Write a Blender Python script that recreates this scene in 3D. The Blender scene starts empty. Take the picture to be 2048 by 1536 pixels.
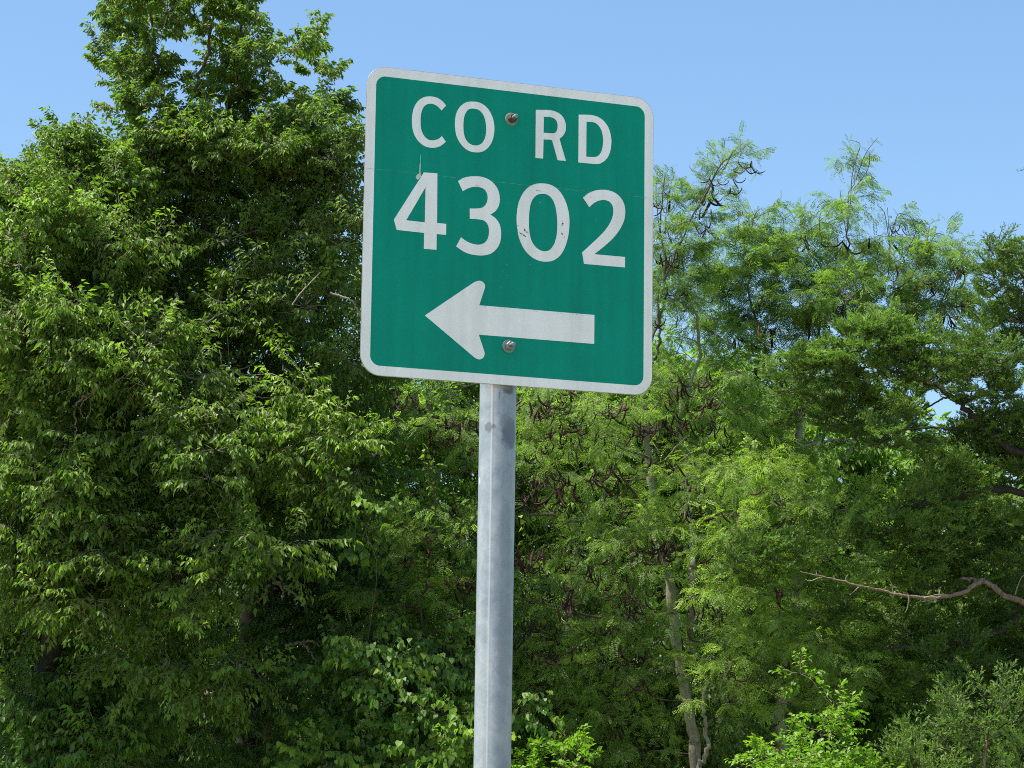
import bpy, bmesh, math, random
import numpy as np
from mathutils import Vector, Matrix

random.seed(11)
rng = np.random.default_rng(11)
sc = bpy.context.scene
C = sc.collection
R = math.radians

# ------------------------------------------------------------------ camera
FPX, PITCH, ROLL = 5151.0, 0.161445, 0.013359
CAM = Vector((0.0, 0.0, 1.5))
_f = Vector((0, math.cos(PITCH), math.sin(PITCH)))
_u0 = Vector((0, -math.sin(PITCH), math.cos(PITCH)))
_r0 = Vector((1, 0, 0))
_r = _r0 * math.cos(ROLL) + _u0 * math.sin(ROLL)
_u = -_r0 * math.sin(ROLL) + _u0 * math.cos(ROLL)
cd = bpy.data.cameras.new('camera')
cam = bpy.data.objects.new('camera', cd)
C.objects.link(cam)
cam.matrix_world = Matrix(((_r.x, _u.x, -_f.x, CAM.x), (_r.y, _u.y, -_f.y, CAM.y), (_r.z, _u.z, -_f.z, CAM.z), (0, 0, 0, 1)))
cd.sensor_width = 36.0
cd.lens = FPX / 2048 * 36
cd.clip_start = 0.1
cd.clip_end = 3000
sc.camera = cam

# ------------------------------------------------------------------ sky, sun, exposure
SUN_EL, SUN_AZ = 64.0, -110.0          # azimuth clockwise from +Y (the view direction): sun high on the left, just behind the panel plane
SUN_STRENGTH, SKY_STRENGTH = 5.0, 0.108
wd = bpy.data.worlds.new("World")
sc.world = wd
wd.use_nodes = True
wn = wd.node_tree
wn.nodes.clear()
sky = wn.nodes.new('ShaderNodeTexSky')
sky.sky_type = 'NISHITA'
sky.sun_disc = False
sky.sun_elevation = R(SUN_EL)
sky.sun_rotation = R(SUN_AZ)
sky.altitude = 0
sky.air_density = 1.0
sky.dust_density = 1.6
sky.ozone_density = 3.5
bg = wn.nodes.new('ShaderNodeBackground')
bg.inputs['Strength'].default_value = SKY_STRENGTH
wo = wn.nodes.new('ShaderNodeOutputWorld')
tint = wn.nodes.new('ShaderNodeMix'); tint.data_type = 'RGBA'; tint.blend_type = 'MULTIPLY'; tint.inputs[0].default_value = 1
tint.inputs[7].default_value = (.85, .965, 1.0, 1)
wn.links.new(sky.outputs[0], tint.inputs[6])
wn.links.new(tint.outputs[2], bg.inputs[0])
wn.links.new(bg.outputs[0], wo.inputs[0])
sl = bpy.data.lights.new('sun', 'SUN')
sl.energy = SUN_STRENGTH
sl.angle = R(3.0)
sl.color = (1.0, 0.95, 0.86)
so = bpy.data.objects.new('sun', sl)
C.objects.link(so)
sd = Vector((math.sin(R(SUN_AZ)) * math.cos(R(SUN_EL)), math.cos(R(SUN_AZ)) * math.cos(R(SUN_EL)), math.sin(R(SUN_EL))))
so.rotation_euler = (-sd).to_track_quat('-Z', 'Y').to_euler()
so.location = (-20, 10, 40)
vs = sc.view_settings
vs.view_transform = 'Standard'
vs.look = 'None'
vs.gamma = 1
vs.exposure = 1.0
vs.use_curve_mapping = False
sc.cycles.max_bounces = 12
sc.cycles.transparent_max_bounces = 4
sc.cycles.pixel_filter_type = 'BLACKMAN_HARRIS'
sc.cycles.filter_width = 1.0
sc.cycles.use_denoising = False
sc.cycles.sample_clamp_indirect = 4


# ------------------------------------------------------------------ helpers
def W(u, v, d):
    """world point whose direction is photo pixel (u, v) and whose depth from the camera is d metres"""
    return CAM + _f * d + _r * ((u - 1024) / FPX * d) + _u * ((768 - v) / FPX * d)


def tag(o, label=None, cat=None, group=None, kind=None):
    if label: o['label'] = label
    if cat: o['category'] = cat
    if group: o['group'] = group
    if kind: o['kind'] = kind
    return o


def link(name, me, mat, parent=None, kind=None):
    o = bpy.data.objects.new(name, me)
    C.objects.link(o)
    if mat and not me.materials: me.materials.append(mat)
    if parent: o.parent = parent
    if kind: o['kind'] = kind
    return o


def empty(name, loc, rz=0):
    o = bpy.data.objects.new(name, None)
    o.empty_display_size = 0.3
    C.objects.link(o)
    o.location = loc
    o.rotation_euler.z = rz
    return o


def mesh_np(name, V, F, attr=None, smooth=False):
    """V (n,3), F (m,k) -> mesh, all faces with the same number of corners"""
    me = bpy.data.meshes.new(name)
    V = np.ascontiguousarray(V, dtype=np.float32)
    F = np.ascontiguousarray(F, dtype=np.int32)
    k = F.shape[1]
    me.vertices.add(len(V)); me.vertices.foreach_set('co', V.ravel())
    me.loops.add(F.size); me.loops.foreach_set('vertex_index', F.ravel())
    me.polygons.add(len(F))
    me.polygons.foreach_set('loop_start', np.arange(0, F.size, k, dtype=np.int32))
    me.polygons.foreach_set('loop_total', np.full(len(F), k, dtype=np.int32))
    if smooth: me.polygons.foreach_set('use_smooth', np.ones(len(F), dtype=bool))
    if attr is not None:
        a = me.attributes.new('young', 'FLOAT', 'POINT')
        a.data.foreach_set('value', np.ascontiguousarray(attr, dtype=np.float32))
    me.update(calc_edges=True)
    return me


def nrm(a):
    return a / (np.linalg.norm(a, axis=-1, keepdims=True) + 1e-9)


# ------------------------------------------------------------------ node materials
def new_mat(name):
    m = bpy.data.materials.new(name)
    m.use_nodes = True
    nt = m.node_tree
    b = nt.nodes['Principled BSDF']
    return m, nt, b


def node(nt, typ, **kw):
    n = nt.nodes.new(typ)
    for k, v in kw.items():
        if k in n.inputs: n.inputs[k].default_value = v
        else: setattr(n, k, v)
    return n


def ramp(nt, fac, stops):
    r = nt.nodes.new('ShaderNodeValToRGB')
    e = r.color_ramp.elements
    while len(e) < len(stops): e.new(0.5)
    for i, (p, c) in enumerate(stops):
        e[i].position = p
        e[i].color = (*c, 1) if len(c) == 3 else c
    nt.links.new(fac, r.inputs[0])
    return r.outputs[0]


def leaf_mat(name, stops, young, transl, tfac=0.40, rough=0.45, spec=0.38):
    """leaves: every leaf its own tone, soft light passing through, a dull waxy shine"""
    m, nt, b = new_mat(name)
    geo = nt.nodes.new('ShaderNodeNewGeometry')
    col = ramp(nt, geo.outputs['Random Per Island'], stops)
    tc = nt.nodes.new('ShaderNodeTexCoord')
    nz = node(nt, 'ShaderNodeTexNoise', Scale=1.1, Detail=3.0)
    nt.links.new(tc.outputs['Object'], nz.inputs['Vector'])
    hs = nt.nodes.new('ShaderNodeHueSaturation')
    mr = node(nt, 'ShaderNodeMapRange'); mr.inputs[1].default_value = .3; mr.inputs[2].default_value = .7
    mr.inputs[3].default_value = .82; mr.inputs[4].default_value = 1.2
    nt.links.new(nz.outputs['Fac'], mr.inputs[0])
    nt.links.new(mr.outputs[0], hs.inputs['Value'])
    nt.links.new(col, hs.inputs['Color'])
    at = nt.nodes.new('ShaderNodeAttribute'); at.attribute_name = 'young'  # share of young-growth tint; also raised to lighten some shaded clumps
    mx = nt.nodes.new('ShaderNodeMix'); mx.data_type = 'RGBA'
    nt.links.new(at.outputs['Fac'], mx.inputs[0])
    nt.links.new(hs.outputs[0], mx.inputs[6])
    mx.inputs[7].default_value = (*young, 1)
    nt.links.new(mx.outputs[2], b.inputs['Base Color'])
    b.inputs['Roughness'].default_value = rough
    b.inputs['Specular IOR Level'].default_value = spec
    tr = nt.nodes.new('ShaderNodeBsdfTranslucent')
    tm = nt.nodes.new('ShaderNodeMix'); tm.data_type = 'RGBA'; tm.blend_type = 'MULTIPLY'
    tm.inputs[0].default_value = 1
    nt.links.new(mx.outputs[2], tm.inputs[6]); tm.inputs[7].default_value = (*transl, 1)
    nt.links.new(tm.outputs[2], tr.inputs[0])
    ms = nt.nodes.new('ShaderNodeMixShader'); ms.inputs[0].default_value = tfac
    nt.links.new(b.outputs[0], ms.inputs[1]); nt.links.new(tr.outputs[0], ms.inputs[2])
    nt.links.new(ms.outputs[0], nt.nodes['Material Output'].inputs[0])
    return m


def bark_mat(name, c1, c2, scale=9, lichen=None):
    m, nt, b = new_mat(name)
    tc = nt.nodes.new('ShaderNodeTexCoord')
    mp = nt.nodes.new('ShaderNodeMapping'); mp.inputs['Scale'].default_value = (1, 1, .22)
    nt.links.new(tc.outputs['Object'], mp.inputs[0])
    n1 = node(nt, 'ShaderNodeTexNoise', Scale=float(scale * 4), Detail=6.0, Roughness=.7)
    nt.links.new(mp.outputs[0], n1.inputs['Vector'])
    col = ramp(nt, n1.outputs['Fac'], [(.32, c1), (.68, c2)])
    if lichen:
        n2 = node(nt, 'ShaderNodeTexNoise', Scale=7.0, Detail=4.0)
        nt.links.new(tc.outputs['Object'], n2.inputs['Vector'])
        f = ramp(nt, n2.outputs['Fac'], [(.5, (0, 0, 0)), (.62, (1, 1, 1))])
        mx = nt.nodes.new('ShaderNodeMix'); mx.data_type = 'RGBA'
        nt.links.new(f, mx.inputs[0]); nt.links.new(col, mx.inputs[6]); mx.inputs[7].default_value = (*lichen, 1)
        col = mx.outputs[2]
    nt.links.new(col, b.inputs['Base Color'])
    b.inputs['Roughness'].default_value = .85
    bp = node(nt, 'ShaderNodeBump', Strength=.6, Distance=.01)
    nt.links.new(n1.outputs['Fac'], bp.inputs['Height'])
    nt.links.new(bp.outputs[0], b.inputs['Normal'])
    return m


M_HACK = leaf_mat('hackberry_leaf', [(0, (.062, .110, .018)), (.5, (.095, .158, .022)), (.9, (.135, .20, .03)), (.985, (.18, .21, .045)), (1, (.26, .20, .07))],
                  (.225, .34, .042), (1.45, 1.8, .65), .46)
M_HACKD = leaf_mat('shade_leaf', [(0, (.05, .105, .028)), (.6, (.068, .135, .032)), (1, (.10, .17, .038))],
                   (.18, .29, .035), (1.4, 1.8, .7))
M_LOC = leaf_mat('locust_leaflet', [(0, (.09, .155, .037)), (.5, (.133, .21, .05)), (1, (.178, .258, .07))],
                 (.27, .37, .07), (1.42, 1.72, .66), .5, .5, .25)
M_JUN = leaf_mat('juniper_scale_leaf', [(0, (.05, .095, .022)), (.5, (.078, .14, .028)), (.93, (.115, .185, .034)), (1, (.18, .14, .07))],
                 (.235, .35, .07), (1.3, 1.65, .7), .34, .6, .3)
M_VINE = leaf_mat('vine_leaf', [(0, (.05, .11, .026)), (.5, (.078, .158, .032)), (.85, (.11, .20, .035)), (1, (.2, .25, .05))],
                  (.24, .35, .03), (1.5, 1.9, .6), .36, .5, .3)
M_SHRUB = leaf_mat('shrub_leaf', [(0, (.09, .185, .02)), (.6, (.13, .24, .025)), (1, (.18, .29, .03))],
                   (.23, .34, .03), (1.5, 1.9, .5), .42, .45, .35)
M_FAR = leaf_mat('far_leaf', [(0, (.075, .13, .025)), (.6, (.11, .18, .032)), (1, (.15, .215, .04))],
                 (.225, .345, .06), (1.35, 1.75, .7), .5, .5, .35)
M_BARK = bark_mat('grey_bark', (.17, .145, .115), (.40, .355, .29), lichen=(.30, .30, .25))
M_TWIG = bark_mat('pale_twig', (.16, .13, .09), (.34, .29, .22))
M_DARK = bark_mat('dark_bark', (.018, .013, .010), (.06, .045, .035))
M_RED = bark_mat('stringy_red_bark', (.07, .03, .02), (.30, .21, .155), 14)
M_BROWN = bark_mat('brown_bark', (.05, .038, .025), (.13, .10, .065))
pm, nt, b = new_mat('ripe_pod')
geo = nt.nodes.new('ShaderNodeObjectInfo')
tc = nt.nodes.new('ShaderNodeTexCoord'); nz = node(nt, 'ShaderNodeTexNoise', Scale=9.0, Detail=3.0)
nt.links.new(tc.outputs['Object'], nz.inputs['Vector'])
colr = ramp(nt, nz.outputs['Fac'], [(.3, (.012, .005, .005)), (.52, (.034, .011, .010)), (.78, (.10, .06, .045))])
nt.links.new(colr, b.inputs['Base Color']); b.inputs['Roughness'].default_value = .6; b.inputs['Specular IOR Level'].default_value = .25
M_POD = pm

# ------------------------------------------------------------------ tubes
def tube_arrays(P, rad, sides=6, squash=1.0):
    P = np.asarray(P, float); rad = np.asarray(rad, float); n = len(P)
    T = nrm(np.gradient(P, axis=0))
    ref = np.array([0, 0, 1.0]) if abs(T[0][2]) < .9 else np.array([1.0, 0, 0])
    U = np.zeros_like(P); u = nrm(np.cross(T[0], ref))
    for i in range(n):
        u = u - T[i] * np.dot(u, T[i]); u = u / (np.linalg.norm(u) + 1e-9); U[i] = u
    Vv = np.cross(T, U)
    a = np.linspace(0, 2 * np.pi, sides, endpoint=False)
    ring = U[:, None, :] * np.cos(a)[None, :, None] + Vv[:, None, :] * (np.sin(a) * squash)[None, :, None]
    V = (P[:, None, :] + ring * rad[:, None, None]).reshape(-1, 3)
    i, j = np.meshgrid(np.arange(n - 1), np.arange(sides), indexing='ij')
    i = i.ravel(); j = j.ravel(); k = (j + 1) % sides
    F = np.stack([i * sides + j, i * sides + k, (i + 1) * sides + k, (i + 1) * sides + j], 1)
    return V, F


def smooth_path(P, n):
    P = np.asarray(P, float)
    if len(P) < 3: return P[0] + (P[-1] - P[0]) * np.linspace(0, 1, n)[:, None]
    Q = np.vstack([2 * P[0] - P[1], P, 2 * P[-1] - P[-2]])
    out = []
    ts = np.linspace(0, len(P) - 1, n)
    for t in ts:
        i = min(int(t), len(P) - 2); s = t - i
        a, b_, c, d = Q[i:i + 4]
        out.append(.5 * ((2 * b_) + (-a + c) * s + (2 * a - 5 * b_ + 4 * c - d) * s * s + (-a + 3 * b_ - 3 * c + d) * s ** 3))
    return np.array(out)


def poly_tube(name, pts, r0, r1, mat, parent, n=None, sides=7, jit=.012, kind=None, label=None):
    n = n or max(5, len(pts) * 4)
    P = smooth_path(pts, n)
    P[1:-1] += rng.normal(0, jit, (n - 2, 3)) * min(1, r0 / .02)
    rad = np.linspace(r0, r1, n) * (1 + rng.normal(0, .06, n))
    V, F = tube_arrays(P, np.abs(rad), sides)
    o = link(name, mesh_np(name, V - np.array(parent.location) if parent else V, F, smooth=True), mat, parent)
    if label: o['label'] = label
    return P


def twig_batch(A, B, ra, rb, sag=0.0):
    """many thin 3-sided tapering twigs from A to B in one array (triangles)"""
    k = len(A)
    T = nrm(B - A)
    U = nrm(np.cross(T, np.array([.3, .2, 1.0]))); X = np.cross(T, U)
    Vs = [A + (U * math.cos(a) + X * math.sin(a)) * np.reshape(ra, (-1, 1)) for a in (0, 2.094, 4.189)] + [B]
    V = np.stack(Vs, 1).reshape(-1, 3)
    F = (np.arange(k)[:, None, None] * 4 + np.array([[0, 1, 3], [1, 2, 3], [2, 0, 3]])[None]).reshape(-1, 3)
    return V, F


# ------------------------------------------------------------------ leaf units (x along the leaf, z its upper face)
def unit_blade(L, Wd, fold=.18, curl=.18, wide=.4):
    V = np.array([[0, 0, 0], [L * wide, Wd / 2, fold * Wd], [L * wide, -Wd / 2, fold * Wd], [L * .5, 0, 0], [L, 0, -curl * L]])
    return V, np.array([[0, 3, 1], [0, 2, 3], [1, 3, 4], [3, 2, 4]])


def unit_simple(L, Wd, fold=.2, curl=.15):
    V = np.array([[0, 0, 0], [L * .42, Wd / 2, fold * Wd], [L, 0, -curl * L], [L * .42, -Wd / 2, fold * Wd]])
    return V, np.array([[0, 2, 1], [0, 3, 2]])


def unit_heart(L):
    pts = [(0, 0, 0), (-.04, .34, .04), (.30, .46, .04), (1, 0, -.16), (.30, -.46, .04), (-.04, -.34, .04)]
    V = np.array(pts) * L
    F = np.array([[0, 2, 1], [0, 3, 2], [0, 4, 3], [0, 5, 4]])
    return V, F


def unit_compound(L, pairs, ll, lw, arc=.55, seed=0):
    """a feathery compound leaf: rachis with paired leaflets"""
    r = np.random.default_rng(seed)
    V = []; F = []
    t = np.linspace(.12, 1, pairs)
    for s in t:
        x = L * (s - .10 * arc * s * s); z = -arc * L * .5 * s * s
        sc_ = (.55 + .45 * math.sin(math.pi * min(1, s * .85 + .12)))
        for sg in (-1, 1):
            d = np.array([.35 + r.normal(0, .08), sg * 1.0, -.18 + r.normal(0, .22)]); d /= np.linalg.norm(d)
            w = np.cross([0, 0, 1.0], d); w /= np.linalg.norm(w)
            l = ll * sc_ * r.uniform(.85, 1.1); b0 = len(V); o = np.array([x, 0, z])
            up = np.array([0, 0, lw * .15])
            V += [o, o + d * l * .92 + w * lw / 2 + up, o + d * l * .92 - w * lw / 2 + up]
            F.append([b0, b0 + 1, b0 + 2])
    b0 = len(V)
    V += [np.array([0, .0012, 0]), np.array([0, -.0012, 0]), np.array([L * (1 - .1 * arc), 0, -arc * L * .5])]
    F.append([b0, b0 + 1, b0 + 2])
    return np.array(V), np.array(F)


def unit_feather(L, n, bl, bw, seed=0):
    """juniper branchlet: short blunt scale-leaf shoots pointing forward all round an axis"""
    r = np.random.default_rng(seed)
    V = []; F = []
    for i in range(n):
        s = (i + .5) / n
        a = r.uniform(0, 2 * np.pi)
        d = np.array([1.0, .75 * math.cos(a), .6 * math.sin(a) + .1]); d /= np.linalg.norm(d)
        w = np.cross(d, [0, math.sin(a) + .01, -math.cos(a)]); w /= np.linalg.norm(w)
        o = np.array([L * s * .8, 0, 0]); l = bl * (1.15 - .5 * s) * r.uniform(.8, 1.2); b0 = len(V)
        V += [o + w * bw / 2, o - w * bw / 2, o + d * l]
        F.append([b0, b0 + 1, b0 + 2])
    return np.array(V), np.array(F)


def place_units(uv, uf, P, A, N, S):
    X = nrm(A); Z = nrm(N - X * (N * X).sum(1, keepdims=True)); Y = np.cross(Z, X)
    M = np.stack([X, Y, Z], 2) * S[:, None, None]
    V = np.einsum('kij,nj->kni', M, uv) + P[:, None, :]
    F = uf[None] + (np.arange(len(P)) * len(uv))[:, None, None]
    return V.reshape(-1, 3), F.reshape(-1, uf.shape[1])


# ------------------------------------------------------------------ sprays (a twig with side twigs and its leaves)
def make_spray(L, step, side_n, side_len, leaf_droop, ang=.75, seed=0, leaf_side=1.0):
    r = np.random.default_rng(seed)
    pos, ax, seg = [], [], []

    def run(o, d, ln, w0):
        n = max(2, int(ln / step)); bend = r.normal(0, .25)
        p = np.array(o, float); dd = np.array(d, float)
        side0 = np.cross([0, 0, 1.0], dd); side0 /= np.linalg.norm(side0) + 1e-9
        q = p.copy()
        for i in range(n):
            p = p + dd * step
            dd = dd + np.array([0, 0, -.035]) + side0 * bend * step
            dd /= np.linalg.norm(dd)
            sg = 1 if i % 2 else -1
            a = dd * r.uniform(.35, .8) + side0 * sg * leaf_side * r.uniform(.6, 1.1) + np.array([0, 0, -leaf_droop * r.uniform(.3, 1.3)])
            pos.append(p + r.normal(0, .004, 3)); ax.append(a / np.linalg.norm(a))
        pos.append(p.copy()); ax.append(dd + np.array([0, 0, -leaf_droop * .5]))
        seg.append((q, p.copy(), w0))
        return p

    run((0, 0, 0), (1, 0, .05), L, .0035)
    for i in range(side_n):
        s = (i + .6) / side_n * .85
        sg = 1 if i % 2 else -1
        a = ang * r.uniform(.7, 1.25)
        d = np.array([math.cos(a), sg * math.sin(a), r.normal(0, .25)]); d /= np.linalg.norm(d)
        run((L * s, 0, -.03 * L * s), d, side_len * (1.1 - .6 * s) * r.uniform(.7, 1.25), .002)
    return (np.array(pos), np.array(ax), np.array([s[0] for s in seg]), np.array([s[1] for s in seg]), np.array([s[2] for s in seg]))


SPECIES = {
    'hackberry': dict(mat=M_HACK, sprays=[make_spray(.34, .026, 6, .17, .75, seed=i) for i in range(8)],
                      units=[unit_simple(.060, .026), unit_simple(.048, .024, .1, .3), unit_simple(.070, .028, .28, .1), unit_simple(.038, .019, .3, .2)], jit=.7, droop=.38),
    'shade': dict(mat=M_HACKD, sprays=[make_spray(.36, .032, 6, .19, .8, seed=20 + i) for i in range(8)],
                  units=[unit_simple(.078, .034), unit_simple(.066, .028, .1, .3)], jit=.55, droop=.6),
    'locust': dict(mat=M_LOC, sprays=[make_spray(.36, .048, 4, .17, .55, seed=40 + i, leaf_side=1.0) for i in range(8)],
                   units=[unit_compound(.12, 9, .023, .0105, .5, 1), unit_compound(.105, 8, .021, .010, .15, 2), unit_compound(.135, 10, .023, .0105, .9, 3), unit_compound(.09, 7, .022, .010, .3, 4)], jit=.65, droop=.1),
    'juniper': dict(mat=M_JUN, sprays=[make_spray(.22, .022, 6, .11, .02, seed=60 + i, leaf_side=.75) for i in range(8)],
                    units=[unit_feather(.065, 7, .032, .0105, 4), unit_feather(.05, 6, .032, .0105, 5), unit_feather(.08, 8, .030, .010, 6)], jit=.6, droop=-.45),
    'vine': dict(mat=M_VINE, sprays=[make_spray(.32, .034, 6, .18, .9, seed=80 + i) for i in range(6)],
                 units=[unit_heart(.050), unit_heart(.038), unit_heart(.058)], jit=.55, droop=.8),
    'shrub': dict(mat=M_SHRUB, sprays=[make_spray(.26, .034, 5, .13, .1, seed=90 + i) for i in range(6)],
                  units=[unit_blade(.058, .03, .15, .1, .6), unit_blade(.048, .026, .1, .2, .6)], jit=.5, droop=.05),
    'far': dict(mat=M_FAR, sprays=[make_spray(.45, .05, 6, .22, .6, seed=100 + i) for i in range(6)],
                units=[unit_simple(.11, .048), unit_simple(.095, .042, .1, .3)], jit=.6, droop=.5),
}


class Tree:
    def __init__(self, name, label, cat, species, base, bark, group=None, twig_mat=None):
        self.root = empty(name, base)
        tag(self.root, label, cat, group)
        self.base = np.array(base, float)
        self.sp = SPECIES[species]; self.species = species
        self.bark = bark; self.twig_mat = twig_mat or bark
        self.nodes = []; self.noder = []
        self.P = []; self.A = []; self.Y = []; self.S = []      # leaves
        self.tA = []; self.tB = []; self.tr = []                 # twigs
        self.pods = []

    def limb(self, pts, r0, r1, name='branch', mat=None, sides=8, jit=.012, label=None, connect=True):
        P = poly_tube(name, [np.array(p) for p in pts], r0, r1, mat or self.bark, self.root, n=max(6, len(pts) * 5), sides=sides, jit=jit, label=label)
        if connect:
            self.nodes += list(P); self.noder += list(np.linspace(r0, r1, len(P)))

    def connect(self, c, thick=1.0):
        N = np.array(self.nodes); d = np.linalg.norm(N - c, axis=1)
        cost = d + .9 * np.maximum(0, N[:, 2] - c[2] + .1 * d)
        i = int(np.argmin(cost)); a = N[i]; L = d[i]
        if L < .12: return
        mid = (a + c) / 2 + np.array([0, 0, -.08 * L]) + rng.normal(0, .07 * L, 3)
        m2 = (mid + c) / 2 + rng.normal(0, .05 * L, 3)
        r0 = min(self.noder[i] * .7, (.004 + .0065 * L) * thick)
        P = poly_tube('branch', [a, mid, m2, c], r0, max(.003, r0 * .35), self.twig_mat if r0 < .012 else self.bark, self.root, n=9, sides=5, jit=.01)
        self.nodes += list(P[2:]); self.noder += list(np.linspace(r0, r0 * .35, len(P))[2:])

    def spray(self, base, d, scale=1.0, young=0.0, size=1.0):
        sp = self.sp['sprays'][rng.integers(len(self.sp['sprays']))]
        d = d / np.linalg.norm(d)
        up = np.array([0, 0, 1.0]) + rng.normal(0, .25, 3)
        y = np.cross(up, d); y /= np.linalg.norm(y); z = np.cross(d, y)
        M = np.stack([d, y, z], 1)
        P = sp[0] * scale @ M.T + base; A = sp[1] @ M.T
        self.P.append(P); self.A.append(A)
        self.S.append(np.full(len(P), size) * rng.uniform(.62, 1.2, len(P)) * rng.uniform(.85, 1.15))
        tip = np.clip(sp[0][:, 0] / .34, 0, 1)
        self.Y.append(np.clip(young * (.55 + .7 * tip) + rng.normal(0, .06, len(P)), 0, 1))
        self.tA.append(sp[2] * scale @ M.T + base); self.tB.append(sp[3] * scale @ M.T + base); self.tr.append(sp[4])

    def blob(self, c, rad, n, young=0.0, up=.35, droop=0.0, scale=1.0, size=1.0, conn=True, pods=0, inner=.35, low=-.75, thick=1.0):
        c = np.array(c, float); rad = np.array(rad, float)
        if conn: self.connect(c - np.array([0, 0, rad[2] * .35]), thick)
        by = young
        k = 0
        while k < n:
            v = rng.normal(0, 1, 3); v /= np.linalg.norm(v)
            if v[2] < low: continue
            k += 1
            q = rng.uniform(inner, .9) ** .7
            base = c + v * rad * q
            d = v * np.array([1, 1, .8]) + np.array([0, 0, up - droop * (1 if v[2] < .5 else .3)]) + rng.normal(0, .3, 3)
            ny = by * (1.0 if v[2] > 0 else .35) * rng.uniform(.3, 1.35)
            self.spray(base, d, scale * rng.uniform(.75, 1.2), ny, size)
            if k % 2 == 0:
                s = c + (base - c) * .15
                self.tA.append(s[None]); self.tB.append(base[None]); self.tr.append(np.array([.0045]))
        for _ in range(pods):
            a_ = rng.normal(-1.57, 1.1); q = rng.uniform(.6, 1.2)
            self.pods.append(c + rad * np.array([math.cos(a_) * q, math.sin(a_) * q, -rng.uniform(.5, 1.3)]))

    def shoot(self, pts, every=.06, young=0.0, length=.12, r0=.006, up=.2, size=1.0, units_only=True):
        """a long slender shoot with leaves along it, as at the crown's edge"""
        P = poly_tube('branch', [np.array(p) for p in pts], r0, .0022, self.twig_mat, self.root, n=len(pts) * 5, sides=4, jit=.006)
        L = np.linalg.norm(np.diff(P, axis=0), axis=1); cum = np.r_[0, np.cumsum(L)]
        t = np.arange(cum[-1] * .08, cum[-1], every)
        Q = np.stack([np.interp(t, cum, P[:, i]) for i in range(3)], 1)
        D = nrm(np.gradient(P, axis=0)); Dq = np.stack([np.interp(t, cum, D[:, i]) for i in range(3)], 1)
        V = nrm(np.cross(Dq, rng.normal(0, 1, (len(t), 3))))
        A = nrm(V + Dq * .45 + np.array([0, 0, up]))
        if units_only:
            self.P.append(Q); self.A.append(A); self.S.append(np.full(len(Q), size) * rng.uniform(.8, 1.15, len(Q)))
            self.Y.append(np.full(len(Q), young))
        else:
            for q, a in zip(Q, A): self.spray(q, a, length, young, size)

    def finish(self, keep_leaf_parts=0, leaf_mat=None, leaf_name='leaf'):
        org = self.base
        P = np.concatenate(self.P); A = nrm(np.concatenate(self.A)); Y = np.concatenate(self.Y); S = np.concatenate(self.S)
        A = nrm(A + np.array([0, 0, -self.sp['droop']]) + rng.normal(0, .22, A.shape))
        N = nrm(np.array([0, 0, 1.0]) + rng.normal(0, self.sp['jit'], P.shape))
        U = self.sp['units']; which = rng.integers(len(U), size=len(P))
        part = np.zeros(len(P), bool)
        if keep_leaf_parts:
            dep = (P - np.array(CAM)) @ np.array(_f)
            px = 1024 + FPX * ((P - np.array(CAM)) @ np.array(_r)) / dep; py = 768 - FPX * ((P - np.array(CAM)) @ np.array(_u)) / dep
            ok = (px > 0) & (px < 2048) & (py > 0) & (py < 1536)
            facing = np.abs(N @ np.array(_f)) + .4
            score = np.where(ok, S * facing / (dep - dep.min() + 1.0), -1)
            part[np.argsort(-score)[:keep_leaf_parts]] = True
        Vs, Fs, Ys = [], [], []; off = 0
        for i, (uv, uf) in enumerate(U):
            m = (which == i) & ~part
            if not m.any(): continue
            V, F = place_units(uv, uf, P[m], A[m], N[m], S[m])
            Vs.append(V); Fs.append(F + off); off += len(V); Ys.append(np.repeat(Y[m], len(uv)))
        if Vs:
            V = np.concatenate(Vs) - org
            link('foliage', mesh_np('foliage', V, np.concatenate(Fs), np.concatenate(Ys)), self.sp['mat'], self.root, 'stuff')
        if part.any():
            meshes = []
            for (uv, uf) in U:
                for yv in (0.0, .35, .8):
                    meshes.append(mesh_np(leaf_name, uv, uf, np.full(len(uv), yv))); meshes[-1].materials.append(leaf_mat or self.sp['mat'])
            for k in np.where(part)[0]:
                yi = 0 if Y[k] < .2 else (1 if Y[k] < .55 else 2)
                o = bpy.data.objects.new(leaf_name, meshes[which[k] * 3 + yi]); C.objects.link(o); o.parent = self.root
                X = A[k]; Z = N[k] - X * (N[k] @ X); Z /= np.linalg.norm(Z); Yv = np.cross(Z, X)
                o.matrix_local = Matrix(((X[0] * S[k], Yv[0] * S[k], Z[0] * S[k], P[k][0] - org[0]), (X[1] * S[k], Yv[1] * S[k], Z[1] * S[k], P[k][1] - org[1]),
                                         (X[2] * S[k], Yv[2] * S[k], Z[2] * S[k], P[k][2] - org[2]), (0, 0, 0, 1)))
        if self.tA:
            a = np.concatenate(self.tA); b_ = np.concatenate(self.tB); r = np.concatenate(self.tr)
            V, F = twig_batch(a, b_, r, r * .5)
            link('twigs', mesh_np('twigs', V - org, F), self.twig_mat, self.root, 'stuff')
        # pods hang in twos to fives under the leaves, each pod a part
        if self.pods:
            spots = []
            for c in self.pods:
                for _ in range(int(rng.integers(1, 5))):
                    spots.append(c + rng.normal(0, .045, 3) * np.array([1, 1, .5]))
            S_ = np.array(spots)
            dep = (S_ - np.array(CAM)) @ np.array(_f)
            px = 1024 + FPX * ((S_ - np.array(CAM)) @ np.array(_r)) / dep; py = 768 - FPX * ((S_ - np.array(CAM)) @ np.array(_u)) / dep
            order = np.argsort(dep + np.where((px > 0) & (px < 2048) & (py > 0) & (py < 1536), 0, 50) + rng.uniform(0, .5, len(dep)))
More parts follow.
